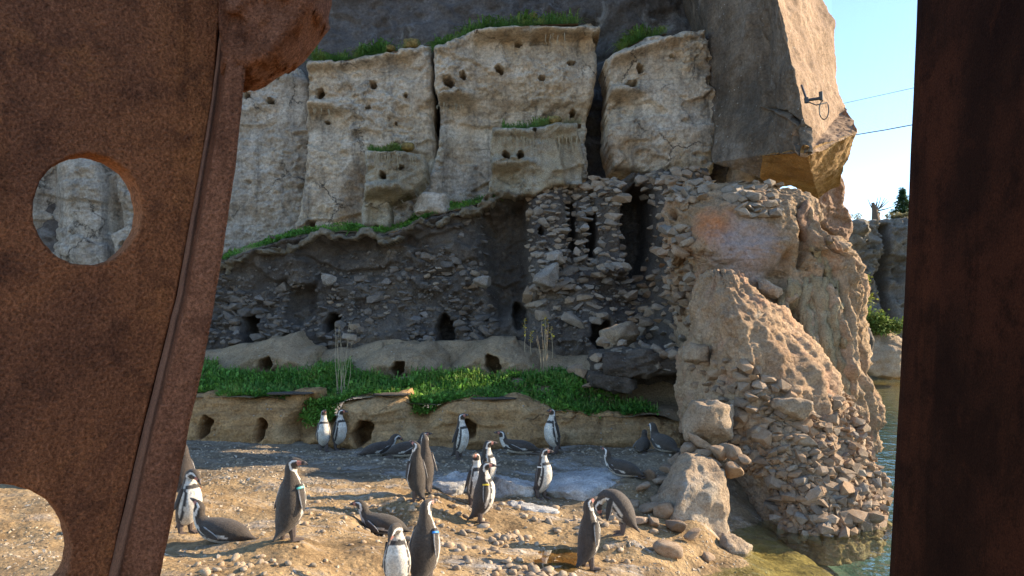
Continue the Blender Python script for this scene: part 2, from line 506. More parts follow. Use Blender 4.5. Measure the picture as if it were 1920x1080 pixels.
# ------------------------------------------------------------------ shape builders
class Relief:
    """a rock face standing in the plane y = Y, outlined by a photo polygon, sculpted in depth"""

    def __init__(s, name, poly, Y, mat, parent=None, res=0.03, thick=0.6, edge=0.12, amp=0.06, ns=1.2, mod=None, holes=(), tilt=0.0, turn=0.0, wob=0.05, rough=1.0):
        P = np.array([[*W(px, py, Y).xz] for px, py in poly])
        x0, z0 = P.min(0) - res * 2
        x1, z1 = P.max(0) + res * 2
        s.xs = np.arange(x0, x1, res)
        s.zs = np.arange(z0, z1, res)
        s.res = res
        X, Z = np.meshgrid(s.xs, s.zs, indexing='ij')
        sh = X.shape
        X, Z = X.ravel(), Z.ravel()
        Q = np.stack([X, np.full_like(X, Y), Z], 1)
        wx = wob * 2.2 * fbm(Q, 1.7, 4)
        wz = wob * 2.2 * fbm(Q + 31.7, 1.7, 4)
        sdv, bx, bz = polysd(P, X + wx, Z + wz)
        bx, bz = bx - wx, bz - wz
        px, py = toPX(X, np.full_like(X, Y), Z)
        y = np.full_like(X, Y) + tilt * (Z - Z.mean()) + turn * (X - X.mean())
        n = fbm(Q, ns, 5, 0.5)
        n2 = fbm(Q + 9.1, ns * 3.1, 4, 0.55, ridge=True)
        y += amp * 2.4 * n - amp * 0.7 * n2
        rm_ = 0.25 + 1.1 * sst(-0.25, 0.3, fbm(Q + 21.0, 0.8, 3))
        y += 0.10 * rough * sst(0.05, 0.12, fbm(Q * np.array([0.5, 1, 1]) + 41.0, 0.9, 4, 0.6)) 
        y += rough * rm_ * (0.09 * fbm(Q + 4.4, 4.3, 4, 0.6) - 0.07 * fbm(Q * np.array([0.6, 1, 1.5]) + 1.7, 5.5, 3, 0.6, ridge=True) + 0.03 * fbm(Q, 12.0, 3, 0.6))
        tt = np.clip(sdv / edge, 0, 1)
        y += edge * (1 - np.sqrt(np.clip(1 - (1 - tt) ** 2, 0, 1)))
        if mod is not None:
            y = mod(y, px, py, Q)
        for h in holes:
            hx, hy, hr = h[:3]
            dep = h[3] if len(h) > 3 else 0.9
            asp = h[4] if len(h) > 4 else 1.0
            hc = W(hx, hy, Y)
            rr = hr * Y / F
            ang = np.arctan2(Z - hc.z, X - hc.x)
            q = np.hypot((X - hc.x), (Z - hc.z) / asp) / rr * (1 + 0.16 * np.sin(ang * 2 + hx) + 0.1 * np.sin(ang * 5 + hy))
            y += dep * sst(1.12, 0.85, q)
            y -= 0.03 * np.exp(-((q - 1.35) / 0.25) ** 2)
        out = sdv < 0
        X = np.where(out, bx, X)
        Z = np.where(out, bz, Z)
        y = np.where(out, Y + thick, y)
        s.Yg = y.reshape(sh)
        keep = sdv > -res * 1.6
        idx = np.arange(len(X)).reshape(sh)
        f = np.stack([idx[:-1, :-1], idx[1:, :-1], idx[1:, 1:], idx[:-1, 1:]], -1).reshape(-1, 4)
        f = f[keep[f].all(1)]
        used = np.unique(f)
        rm = np.full(len(X), -1)
        rm[used] = np.arange(len(used))
        V = np.stack([X, y, Z], 1)[used]
        s.Y = Y
        s.o = obj(name, V, rm[f], mat, parent)

    def at(s, X, Z):
        i = int(np.clip((X - s.xs[0]) / s.res, 1, len(s.xs) - 2))
        j = int(np.clip((Z - s.zs[0]) / s.res, 1, len(s.zs) - 2))
        y = s.Yg[i, j]
        nx = (s.Yg[i + 1, j] - s.Yg[i - 1, j]) / (2 * s.res)
        nz = (s.Yg[i, j + 1] - s.Yg[i, j - 1]) / (2 * s.res)
        n = Vector((nx, -1, nz)).normalized()
        return Vector((X, y, Z)), n


def hull_stone(seed, flat=0.6, n=13, box=0.5):
    r = random.Random(seed)
    bm = bmesh.new()
    for k in range(n):
        v = Vector((r.gauss(0, 1), r.gauss(0, 1), r.gauss(0, 1))).normalized()
        m = max(abs(v.x), abs(v.y), abs(v.z))
        v = v.lerp(v / m, box) * r.uniform(0.82, 1.0)
        bm.verts.new((v.x, v.y * 0.8, v.z * flat))
    g = bmesh.ops.convex_hull(bm, input=bm.verts)
    bmesh.ops.delete(bm, geom=[e for e in g['geom_interior'] if isinstance(e, bmesh.types.BMVert)], context='VERTS')
    me = bpy.data.meshes.new('stone')
    bm.to_mesh(me)
    bm.free()
    return me


_ico = {}


def ico(n):
    if n not in _ico:
        bm = bmesh.new()
        bmesh.ops.create_icosphere(bm, subdivisions=n, radius=1)
        _ico[n] = (np.array([v.co[:] for v in bm.verts]), np.array([[v.index for v in f.verts] for f in bm.faces]))
        bm.free()
    return _ico[n]


STONES = {}
for key in ('stone_dark', 'stone_mid', 'stone_warm'):
    L = []
    for k in range(12):
        me = hull_stone(k + 5, 0.45 + 0.35 * (k % 4) / 3, 13, 0.55)
        me.materials.append(M[key])
        L.append(me)
    STONES[key] = L
PEB = []
for k in range(8):
    me = hull_stone(100 + k, 0.62 + 0.05 * (k % 4), 26, 0.12)
    me.materials.append(M['pebble'])
    me.polygons.foreach_set('use_smooth', np.ones(len(me.polygons), bool))
    PEB.append(me)


NEAR = []
for k in range(7):
    V_, f_ = ico(3)
    V_ = V_.copy()
    r_ = np.random.RandomState(40 + k)
    V_ = V_ * 0.6 + V_ / np.abs(V_).max(1)[:, None] * 0.4
    for q in range(10):
        n_ = r_.normal(size=3)
        n_ /= np.linalg.norm(n_)
        dd_ = V_ @ n_ - r_.uniform(0.55, 0.85)
        V_ = V_ - np.where(dd_ > 0, dd_ * 0.9, 0)[:, None] * n_
    V_ = V_ * np.array([1.0, 0.8, 0.45 + 0.06 * k])
    V_ = V_ * (1 + 0.12 * fbm(V_ + k, 2.5, 4))[:, None]
    to_ = obj('stone', V_, f_, M['stone_warm'])
    NEAR.append(to_.data)
    bpy.data.objects.remove(to_)


def put_stone(key, p, size, parent, normal=None, name='stone', rough=0.35, yawfree=False):
    me = random.choice(STONES[key])
    o = bpy.data.objects.new(name, me)
    COL.objects.link(o)
    o.location = p
    o.rotation_euler = (random.gauss(0, rough), random.gauss(0, rough), random.uniform(-0.6, 0.6) + random.choice((0, math.pi)) if not yawfree else random.uniform(0, 6.28))
    k = size * random.uniform(0.85, 1.15)
    o.scale = (k * random.uniform(0.85, 1.3), k, k * random.uniform(0.8, 1.1))
    if parent:
        child(o, parent)
    return o


def stuff_stones(name, items, key, parent, yawfree=True):
    """chips too small to pick apart: joined into one part"""
    V, Fc = [], []
    n = 0
    for p, sz in items:
        me = random.choice(STONES[key])
        v = np.array([q.co[:] for q in me.vertices])
        m = np.array(Matrix.Rotation(random.uniform(0, 6.28), 3, 'Z') @ Matrix.Rotation(random.gauss(0, 0.35), 3, 'X') @ Matrix.Rotation(random.gauss(0, 0.35), 3, 'Y'))
        V.append(v @ m.T * sz + np.array(p))
        Fc += [tuple(i + n for i in q.vertices) for q in me.polygons]
        n += len(v)
    o = obj(name, [tuple(q) for q in np.vstack(V)], Fc, M[key], None, False)
    tag(o, kind='stuff')
    child(o, parent)
    return o


def darts(poly, mind, n, keepf=None):
    """random well-spaced pixel points in a polygon"""
    P = np.array(poly, float)
    x0, y0 = P.min(0)
    x1, y1 = P.max(0)
    c = rng.uniform([x0, y0], [x1, y1], (n * 60, 2))
    ok = polysd(P, c[:, 0], c[:, 1])[0] > 0
    c = c[ok]
    out = np.full((n + 1, 2), 1e6)
    m = 0
    jit = (mind * rng.uniform(0.8, 1.25, len(c))) ** 2
    for q, jj in zip(c, jit):
        d = out[:m + 1] - q
        if (d[:, 0] ** 2 + 1.8 * d[:, 1] ** 2).min() > jj:
            if keepf is not None and not keepf(q[0], q[1]):
                continue
            out[m] = q
            m += 1
            if m >= n:
                break
    return out[:m]


def column(name, levels, mat, parent=None, nz=150, na=220, amp=0.08, ns=1.1, flute=0.0, ffreq=7, fsel=None, power=2.3, ridge=0.0, fine=0.012, mod=None, skew=0.0):
    """a standing rock body; each level = (py, px_left, px_right, front depth, half depth)"""
    lv = np.array(levels, float)
    rows = []
    for py, pl, pr, dfr, hd in lv:
        dc = dfr + hd
        z = W(960, py, dfr).z
        xl, xr = W(pl, py, dc).x, W(pr, py, dc).x
        rows.append(((xl + xr) / 2, dc, z, (xr - xl) / 2, hd))
    rows = np.array(rows)
    tt = np.linspace(0, len(rows) - 1, nz)
    q = np.stack([np.interp(tt, np.arange(len(rows)), rows[:, k]) for k in range(5)], 1)
    ker = np.hanning(9)
    ker /= ker.sum()
    for k in (0, 1, 3, 4):
        q[:, k] = np.convolve(np.pad(q[:, k], 4, mode='edge'), ker, 'valid')
    a = np.linspace(0, 2 * math.pi, na, endpoint=False)
    cx, sy = np.cos(a), np.sin(a)
    ex = np.sign(cx) * np.abs(cx) ** (2 / power)
    ey = np.sign(sy) * np.abs(sy) ** (2 / power)
    X = q[:, 0, None] + q[:, 3, None] * (ex + skew * np.clip(-sy, 0, 1) ** 1.5 * (1 - np.abs(ex)) )
    Y = q[:, 1, None] + q[:, 4, None] * ey
    Z = np.repeat(q[:, 2, None], na, 1)
    V = np.stack([X, Y, Z], -1).reshape(-1, 3)
    idx = np.arange(nz * na).reshape(nz, na)
    nxt = np.roll(idx, -1, 1)
    f = np.stack([idx[:-1], idx[1:], nxt[1:], nxt[:-1]], -1).reshape(-1, 4)
    N = mesh_normals(V, f)
    cvec = V - np.stack([np.repeat(q[:, 0], na), np.repeat(q[:, 1], na), V[:, 2]], 1)
    if (N * cvec).sum() < 0:
        f = f[:, ::-1]
        N = -N
    d = amp * 2.4 * fbm(V, ns, 5) - amp * 0.8 * fbm(V + 3.3, ns * 2.7, 4, 0.55, ridge=True) + fine * (6 * fbm(V, 4.5, 4, 0.6) - 5 * fbm(V + 7, 6.0, 3, 0.6, ridge=True) + 2.2 * fbm(V, 12, 3, 0.6))
    if flute:
        ang = np.tile(a, nz)
        lev = np.repeat(np.linspace(0, 1, nz), na)
        fp = np.stack([np.cos(ang) * ffreq * 0.5, np.sin(ang) * ffreq * 0.5, V[:, 2] * 0.35], 1) + 0.25 * perlin(V * 1.1)[:, None]
        fl = 0.3 - np.abs(perlin(fp))
        fl += 0.45 * (0.3 - np.abs(perlin(fp * 2.3 + 7)))
        w = fsel(ang, lev) if fsel else 1.0
        d += flute * fl * w
    if mod:
        mx_, my_ = toPX(V[:, 0], V[:, 1], V[:, 2])
        d += mod(mx_, my_)
    V = V + N * d[:, None]
    top = V[:na].mean(0)
    bot = V[-na:].mean(0)
    V = np.vstack([V, top, bot])
    ti, bi = nz * na, nz * na + 1
    cap = [(idx[0, k], idx[0, (k + 1) % na], ti, ti) for k in range(na)] + [(idx[-1, (k + 1) % na], idx[-1, k], bi, bi) for k in range(na)]
    me_f = np.vstack([f, np.array(cap)])
    fl_ = [tuple(r) if r[2] != r[3] else tuple(r[:3]) for r in me_f]
    o = obj(name, [tuple(v) for v in V], fl_, mat, parent)
    N = mesh_normals(V[:-2], f)
    return o, V[:-2].reshape(nz, na, 3), N.reshape(nz, na, 3)


def blob(name, c, rad, mat, parent=None, sub=4, amp=0.12, ns=1.6, rot=(0, 0, 0), box=0.35, seed=0.0, facet=0.0):
    V, f = ico(sub)
    V = V.copy()
    m = np.abs(V).max(1)[:, None]
    V = V * (1 - box) + (V / m) * box
    if facet:
        r_ = np.random.RandomState(int(seed * 10) + 1)
        for k in range(9):
            n = r_.normal(size=3)
            n /= np.linalg.norm(n)
            h = r_.uniform(0.62, 0.85)
            dd = V @ n - h
            V = V - np.where(dd > 0, dd * facet, 0)[:, None] * n
    V = V * np.array(rad)
    V = V @ np.array(Matrix.Rotation(rot[2], 3, 'Z') @ Matrix.Rotation(rot[1], 3, 'Y') @ Matrix.Rotation(rot[0], 3, 'X')).T
    N = V / np.linalg.norm(V, axis=1)[:, None]
    s = float(np.mean(rad))
    d = amp * s * (2.2 * fbm(V / s + seed, ns, 6, 0.58) - 0.9 * fbm(V / s + seed + 4, ns * 2.5, 5, 0.6, ridge=True))
    V = V + N * d[:, None]
    o = obj(name, V, f, mat)
    o.location = c
    if parent:
        child(o, parent)
    return o


def control_rock(name, verts, faces, mats, fmat, level=5, amp=0.06, ns=1.2, smooth_it=6, parent=None, crease=()):
    """hand-placed control polyhedron, densely subdivided, softened and roughened"""
    me = bpy.data.meshes.new('tmp')
    me.from_pydata([tuple(v) for v in verts], [], faces)
    me.update()
    for m in mats:
        me.materials.append(m)
    for p, k in zip(me.polygons, fmat):
        p.material_index = k
    o = bpy.data.objects.new('tmp', me)
    COL.objects.link(o)
    md = o.modifiers.new('s', 'SUBSURF')
    md.subdivision_type = 'SIMPLE'
    md.levels = level
    ms = o.modifiers.new('m', 'SMOOTH')
    ms.factor = 0.5
    ms.iterations = smooth_it
    dg = bpy.context.evaluated_depsgraph_get()
    m2 = bpy.data.meshes.new_from_object(o.evaluated_get(dg), depsgraph=dg)
    bpy.data.objects.remove(o)
    n = len(m2.vertices)
    V = np.zeros(n * 3, np.float32)
    m2.vertices.foreach_get('co', V)
    V = V.reshape(-1, 3).astype(float)
    N = np.zeros(n * 3, np.float32)
    m2.vertices.foreach_get('normal', N)
    N = N.reshape(-1, 3)
    d = amp * 2.4 * fbm(V, ns, 5) - amp * fbm(V + 2.1, ns * 2.6, 4, 0.55, ridge=True) + 0.022 * fbm(V, 3.5, 4, 0.6) - 0.03 * fbm(V * np.array([1, 1, 0.6]) + 7, 1.1, 3, 0.5, ridge=True) + 0.012 * fbm(V, 11, 3)
    cx_, cy_ = toPX(V[:, 0], V[:, 1], V[:, 2])
    for line_ in crease:
        ly_ = np.array(line_, float)
        lx_ = np.interp(cy_, ly_[:, 1], ly_[:, 0]) + 5 * fbm(V, 2.0, 3)
        on_ = (cy_ > ly_[0, 1]) & (cy_ < ly_[-1, 1]) & (N[:, 1] < 0.2)
        d += on_ * (-0.16 * np.exp(-((cx_ - lx_) / 4.0) ** 2) + 0.06 * np.exp(-((cx_ - lx_ + 12) / 6) ** 2))
    V = V + N * d[:, None]
    m2.vertices.foreach_set('co', V.astype(np.float32).ravel())
    m2.polygons.foreach_set('use_smooth', np.ones(len(m2.polygons), bool))
    m2.update()
    m2.name = name
    r = bpy.data.objects.new(name, m2)
    COL.objects.link(r)
    if parent:
        r.parent = parent
    return r


def tube_data(pts, r0, r1=None, sides=5):
    r1 = r0 if r1 is None else r1
    V, Fc = [], []
    pts = [Vector(p) for p in pts]
    for k, p in enumerate(pts):
        T = (pts[min(k + 1, len(pts) - 1)] - pts[max(k - 1, 0)]).normalized()
        a = T.orthogonal().normalized()
        b = T.cross(a)
        r = r0 + (r1 - r0) * k / (len(pts) - 1)
        for j in range(sides):
            th = 2 * math.pi * j / sides
            V.append(p + a * (r * math.cos(th)) + b * (r * math.sin(th)))
    for k in range(len(pts) - 1):
        for j in range(sides):
            Fc.append((k * sides + j, k * sides + (j + 1) % sides, (k + 1) * sides + (j + 1) % sides, (k + 1) * sides + j))
    return V, Fc


def tubes(name, lines, mat, parent=None):
    V, Fc = [], []
    for pts, r0, r1 in lines:
        v, f = tube_data(pts, r0, r1)
        n = len(V)
        V += v
        Fc += [tuple(i + n for i in q) for q in f]
    return obj(name, V, Fc, mat, parent)


def blades(name, P, size, mat, up=0.7, spread=0.8, wid=0.3, parent=None, droop=0.25):
    """many small bent leaves growing from points P (n,3)"""
    n = len(P)
    a = rng.uniform(0, 2 * math.pi, n)
    el = np.clip(rng.normal(up, spread * 0.5, n), -0.9, 1.5)
    L = size * rng.uniform(0.5, 1.3, n)
    d = np.stack([np.cos(a) * np.cos(el), np.sin(a) * np.cos(el), np.sin(el)], 1)
    sd2 = np.stack([-np.sin(a), np.cos(a), rng.normal(0, 0.3, n)], 1)
    w = (L * wid)[:, None]
    mid = P + d * (L * 0.55)[:, None]
    tip = P + d * L[:, None]
    tip[:, 2] -= droop * L
    V = np.stack([P, mid + sd2 * w * 0.5, tip, mid - sd2 * w * 0.5], 1).reshape(-1, 3)
    f = np.arange(n * 4).reshape(n, 4)
    return obj(name, V, f, mat, parent, smooth=False)


def sheet(name, xs, ys, zf, mat, parent=None):
    X, Y = np.meshgrid(xs, ys, indexing='ij')
    sh = X.shape
    Z = zf(X.ravel(), Y.ravel())
    V = np.stack([X.ravel(), Y.ravel(), Z], 1)
    idx = np.arange(len(V)).reshape(sh)
    f = np.stack([idx[:-1, :-1], idx[1:, :-1], idx[1:, 1:], idx[:-1, 1:]], -1).reshape(-1, 4)
    return obj(name, V, f, mat, parent)


class Field:
    """smooth height field through control points"""

    def __init__(s, pts, soft=0.12, p=2.0):
        s.c = np.array([tuple(q) for q in pts])
        s.soft, s.p = soft, p

    def __call__(s, X, Y):
        X = np.atleast_1d(np.asarray(X, float))
        Y = np.atleast_1d(np.asarray(Y, float))
        num = np.zeros(X.shape)
        den = np.zeros(X.shape)
        for cx, cy, cz in s.c:
            w = 1.0 / ((X - cx) ** 2 + (Y - cy) ** 2 + s.soft) ** s.p
            num += w * cz
            den += w
        return num / den

# ------------------------------------------------------------------ penguins' places (needed by the ground)
# px, py of the feet, depth, height factor, pose, heading (0 right, 90 away, 180 left, 270 to camera), head yaw, head pitch, band, label
PENG = [
    (606, 850, 12.0, 0.96, 'stand', 285, 20, 35, None, 'penguin standing belly to camera, left of the pair beside the round burrow'),
    (636, 842, 12.3, 0.98, 'stand', 318, 30, 5, None, 'penguin facing right, right of the pair beside the round burrow'),
    (864, 862, 11.2, 1.0, 'stand', 325, 10, 20, None, 'lone penguin standing against the earth bank, belly turned right'),
    (1036, 848, 11.6, 1.0, 'stand', 222, 10, 15, None, 'lone penguin standing before the grassy bank, dark back turned right'),
    (543, 1012, 6.3, 1.0, 'stand', 62, -75, 5, 'teal', 'penguin seen from behind alone on sunlit sand, head in profile to the right'),
    (780, 937, 8.5, 0.98, 'stand', 128, 35, 40, None, 'front penguin of two back-turned ones, open beak raised to the left'),
    (796, 922, 8.9, 1.0, 'stand', 112, -10, 35, None, 'rear penguin of two back-turned ones, mostly hidden by its neighbour'),
    (1018, 937, 9.5, 0.93, 'stand', 322, 25, 5, 'white', 'penguin with a white flipper band standing on the flat grey stone'),
    (906, 982, 8.5, 1.0, 'stand', 12, -20, 5, 'yellow', 'penguin with a yellow flipper band turned away to the right'),
    (893, 950, 9.1, 0.98, 'stand', 300, -50, 15, None, 'penguin directly behind the yellow-banded one, head turned left'),
    (912, 925, 9.6, 0.96, 'stand', 345, 15, 10, None, 'rearmost penguin of the huddle by the pale stone, beak to the right'),
    (796, 1108, 6.0, 1.0, 'stand', 62, -15, 20, 'blue', 'penguin with a blue flipper band seen from behind at the bottom edge'),
    (744, 1120, 5.8, 0.88, 'stand', 275, -30, -50, None, 'penguin facing the camera with bowed head, cut by the bottom edge'),
    (1104, 1068, 7.3, 0.97, 'stand', 40, -25, 38, None, 'penguin standing on the sandy hump by the water, beak raised'),
    (1162, 1000, 8.0, 1.0, 'preen', 165, 0, 0, None, 'hunched penguin bending over to preen beside the shore stones'),
    (715, 1003, 8.0, 1.0, 'lie', 160, 10, 0, None, 'penguin lying among pebbles on the sunlit sand, head to the left'),
    (412, 1022, 6.8, 1.0, 'lie', 168, 0, 42, None, 'penguin lying on the sand with raised head beside a bowing penguin'),
    (352, 1003, 7.1, 0.95, 'stand', 330, 0, -38, 'orange', 'penguin with an orange flipper band bowing over a lying one'),
    (343, 945, 7.9, 0.98, 'stand', 150, 0, -20, None, 'penguin half hidden behind the rusty bar, back to the camera'),
    (970, 853, 11.3, 1.0, 'lie', 185, 20, 15, None, 'penguin lying below the earth bank, white throat to the left'),
    (712, 855, 11.4, 1.0, 'lie', 35, 0, -25, None, 'left penguin of two lying side by side at the bank'),
    (764, 856, 11.1, 1.0, 'lie', 12, 0, 15, None, 'right penguin of two lying side by side, beak pointing right'),
    (1165, 893, 10.0, 0.98, 'lie', 140, 0, 25, None, 'penguin lying on the guano-whitened slab, head raised to the left'),
    (1206, 846, 11.5, 0.95, 'lie', 75, 0, -20, None, 'left penguin of two crouching in the dark corner, back to camera'),
    (1243, 851, 11.1, 1.15, 'lie', 110, 0, 0, None, 'right penguin of two crouching in the dark corner, white flank lines'),
    (108, 914, 8.7, 1.0, 'stand', 340, 0, 0, None, 'penguin whose feet show in the lower plate hole'),
]
WATER_Z = -2.35
GP = []
for p in PENG:
    w = W(p[0], p[1], p[2])
    GP.append((w.x, w.y, w.z))
for px, py, d in ((350, 830, 12.2), (480, 828, 12.2), (600, 828, 12.3), (750, 838, 12.2), (900, 845, 12.1), (1100, 840, 12.1), (1250, 850, 11.8),
                  (350, 860, 10.6), (480, 880, 10.0), (620, 900, 9.4), (720, 905, 9.2), (1100, 915, 9.8), (1180, 960, 9.0), (640, 960, 7.9), (640, 1040, 6.5),
                  (450, 1070, 5.7), (300, 1060, 5.8), (100, 960, 7.4), (60, 1050, 6.0), (900, 1040, 7.2), (950, 1070, 6.9), (1000, 1030, 7.6), (850, 960, 8.6)):
    w = W(px, py, d)
    GP.append((w.x, w.y, w.z))
PUD = W(1045, 1045, 7.42)
for px, py, d in ((1045, 1045, 7.42), (1060, 1035, 7.6), (1025, 1055, 7.25), (1030, 1040, 7.5), (1060, 1052, 7.3)):
    w = W(px, py, d)
    GP.append((w.x, w.y, PUD.z - 0.03))
for px, py, d in ((1180, 1050, 7.6), (1240, 1010, 8.1), (1230, 1060, 7.5), (1280, 1020, 8.2), (1290, 970, 9.0)):
    w = W(px, py, d)
    GP.append((w.x, w.y, w.z))
for px, py, d, z in ((1310, 1078, 7.7, -2.36), (1345, 1055, 8.1, -2.37), (1390, 1025, 8.8, -2.4), (1260, 1130, 7.0, -2.45), (1180, 1150, 6.6, -2.4), (1100, 1160, 6.2, -2.3),
                     (1400, 1080, 7.7, -2.44), (1500, 1050, 8.2, -2.52), (1450, 1010, 8.9, -2.52), (1580, 1060, 8.0, -2.62), (1650, 1000, 9.0, -3.1), (1700, 950, 10.5, -3.6), (1640, 900, 12.5, -3.8), (1650, 850, 15, -4.2), (1400, 1200, 6, -2.8),
                     (1800, 1000, 9, -3.4), (1800, 900, 12, -3.8), (1900, 1100, 7.5, -3.3), (1750, 850, 15, -4.2)):
    w = W(px, py, d)
    GP.append((w.x, w.y, z))
for x, y, z in ((-6, 8, -1.62), (-6, 12, -1.6), (-6, 5, -1.6), (-9, 9, -1.6), (-3, 3, -1.8), (0, 3, -2.2), (4, 3, -3.2), (9, 5, -4), (9, 12, -4.2), (9, 20, -4.2), (0, 14, -1.9), (4, 14, -2.4), (-6, 15, -1.8)):
    GP.append((x, y, z))
_gf = Field(GP, 0.06, 2.0)


def ground_z(X, Y, rough=True):
    X = np.atleast_1d(np.asarray(X, float))
    Y = np.atleast_1d(np.asarray(Y, float))
    z = _gf(X, Y)
    if rough:
        Q = np.stack([X, Y, np.zeros_like(X)], 1)
        k = sst(14, 10, np.hypot(X, Y - 8))
        z = z + k * (0.075 * fbm(Q, 1.3, 5, 0.55) + 0.018 * fbm(Q, 9, 3, 0.6))
    return z


def core(a, b, res, far):
    lo = a - np.geomspace(res * 3, far, 16)[::-1]
    hi = b + np.geomspace(res * 3, far, 16)
    return np.concatenate([lo, np.arange(a, b, res), hi])


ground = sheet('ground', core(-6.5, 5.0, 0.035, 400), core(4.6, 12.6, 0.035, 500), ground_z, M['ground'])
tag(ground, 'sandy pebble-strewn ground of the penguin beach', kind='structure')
wv = [(-1.2, -60, 0), (400, -60, 0), (400, 400, 0), (-1.2, 400, 0)]
water = obj('water', [(0.4, 2, WATER_Z), (300, 2, WATER_Z), (300, 300, WATER_Z), (0.4, 300, WATER_Z)], [(0, 1, 2, 3)], M['water'])
tag(water, 'green rippled pool water at the foot of the rocks', kind='structure')
# puddle: flat pool lying in the dip of the sand
pv = []
for k in range(40):
    a = 2 * math.pi * k / 40
    r = 1 + 0.18 * math.sin(3 * a) + 0.1 * math.sin(5 * a + 1)
    pv.append((PUD.x + 0.30 * r * math.cos(a), PUD.y + 0.36 * r * math.sin(a), PUD.z - 0.012))
puddle = obj('puddle', pv, [tuple(range(40))], M['puddle'])
tag(puddle, 'shallow brown puddle between pebbles and the sandy hump', kind='structure')

# ------------------------------------------------------------------ the cliff
cliff = Relief('cliff', [(-400, -330), (1420, -330), (1420, 420), (1300, 520), (-400, 560)], 18.6, M['cliff_dark'], None, res=0.06, amp=0.22, ns=0.45, edge=0.4, thick=1.5, tilt=0.12).o
tag(cliff, 'tall dark artificial cliff face behind the nesting blocks', kind='structure')


def plab(o, l):
    o['label'] = l
    return o


def ledge_mod(lines):
    """proud lip with an undercut below: (px0, px1, py, drop)"""
    def f(y, px, py, Q):
        for x0, x1, ly, h, slope in lines:
            w = sst(x0 - 6, x0 + 6, px) * sst(x1 + 25, x1 - 25, px)
            v = py - (ly + slope * (px - x0)) + 7 * fbm(Q, 2.2, 3)
            y = y - w * h * np.exp(-(v / 9.0) ** 2) + w * h * 0.9 * sst(2, 14, v) * sst(90, 20, v) - w * 0.3 * h * sst(-5, -60, v)
        return y
    return f


def slope_back(y, px, py, Q):
    return y


b0 = Relief('rock_block', [(-300, 60), (120, 90), (300, 110), (455, 115), (560, 120), (580, 150), (585, 300), (575, 430), (560, 475), (300, 520), (-300, 540)], 17.5, M['cliff_cool'], cliff, res=0.028, amp=0.07, ns=0.8, edge=0.2,
            holes=[(483, 145, 5), (463, 178, 6), (508, 191, 6), (523, 146, 3)],
            mod=lambda y, px, py, Q: ledge_mod([(455, 505, 205, 0.08, -0.22)])(y, px, py, Q) + 0.45 * inpoly([(60, 280), (95, 300), (100, 420), (85, 520), (40, 520)], px, py, 25) + 0.35 * inpoly([(175, 270), (215, 300), (225, 480), (205, 500), (200, 350)], px, py, 8) - 0.25 * inpoly([(100, 290), (180, 300), (200, 420), (150, 480)], px, py, 40))
plab(b0.o, 'grey cracked rock block behind the rusty plate')
b1 = Relief('rock_block', [(575, 118), (640, 112), (720, 98), (808, 80), (815, 200), (815, 300), (790, 425), (700, 440), (560, 450), (555, 420), (575, 300), (572, 200)], 16.8, M['cliff'], cliff, res=0.024, amp=0.06, ns=0.9, edge=0.16, thick=0.9,
            holes=[(599, 175, 8), (698, 157, 7), (761, 181, 4), (608, 223, 4), (581, 422, 8), (743, 232, 2.5), (690, 201, 4)],
            mod=lambda y, px, py, Q: ledge_mod([(575, 640, 194, 0.26, 0.03), (578, 790, 127, 0.13, -0.16)])(y, px, py, Q) + 0.4 * inpoly([(660, 330), (700, 290), (800, 300), (800, 440), (640, 440)], px, py, 20))
plab(b1.o, 'pale rock block with nest holes and a small shelf, second from the left')
b2 = Relief('rock_block', [(812, 92), (850, 78), (890, 56), (950, 50), (1020, 44), (1080, 42), (1128, 46), (1125, 110), (1105, 210), (1100, 330), (960, 372), (800, 380), (806, 320), (820, 250), (815, 180)], 16.35, M['cliff'], cliff, res=0.024, amp=0.075, ns=0.8, edge=0.2, thick=1.3,
            holes=[(842, 155, 10), (868, 143, 6), (936, 129, 7), (1016, 146, 5), (1072, 115, 6), (972, 80, 6), (1119, 67, 6), (1076, 204, 6), (917, 56, 3)],
            mod=lambda y, px, py, Q: ledge_mod([(815, 880, 180, 0.32, -0.08), (890, 1110, 66, 0.16, -0.06)])(y, px, py, Q) + 0.5 * inpoly([(815, 200), (960, 180), (1100, 200), (1100, 260), (1010, 380), (820, 380)], px, py, 40) + 0.12 * inpoly([(995, 62), (1030, 62), (1030, 78), (995, 78)], px, py, 4) - 0.12 * inpoly([(812, 96), (890, 60), (1130, 48), (1130, 62), (890, 76), (812, 112)], px, py, 6))
plab(b2.o, 'widest tan rock block with many round nest holes')
b3 = Relief('rock_block', [(1136, 108), (1165, 92), (1220, 66), (1280, 55), (1330, 53), (1345, 180), (1340, 320), (1240, 318), (1145, 312), (1140, 240), (1142, 130)], 16.1, M['cliff'], cliff, res=0.024, amp=0.06, ns=0.9, edge=0.16, thick=1.3,
            holes=[(1201, 127, 7), (1185, 158, 10), (1261, 104, 4)], mod=ledge_mod([(1142, 1200, 169, 0.26, 0.0), (1145, 1300, 112, 0.13, -0.33)]))
plab(b3.o, 'tan rock block with three nest holes beside the dark prow')
c0 = Relief('rock_block', [(205, 440), (235, 420), (300, 415), (330, 440), (320, 500), (215, 500)], 16.6, M['cliff_cool'], cliff, res=0.028, amp=0.05, edge=0.12, thick=1.0, holes=[(233, 462, 7)])
plab(c0.o, 'small pale block seen in the round plate hole')
c1 = Relief('rock_block', [(681, 283), (720, 284), (795, 286), (797, 330), (780, 350), (740, 370), (720, 372), (722, 420), (665, 425), (670, 385), (684, 352)], 15.55, M['nest'], cliff, res=0.02, amp=0.05, ns=1.6, edge=0.1, thick=0.9,
            holes=[(717, 329, 6.5), (752, 314, 5)], mod=lambda y, px, py, Q: ledge_mod([(682, 770, 288, 0.07, 0.0), (684, 750, 352, 0.2, -0.02)])(y, px, py, Q) + 0.35 * sst(358, 372, py))
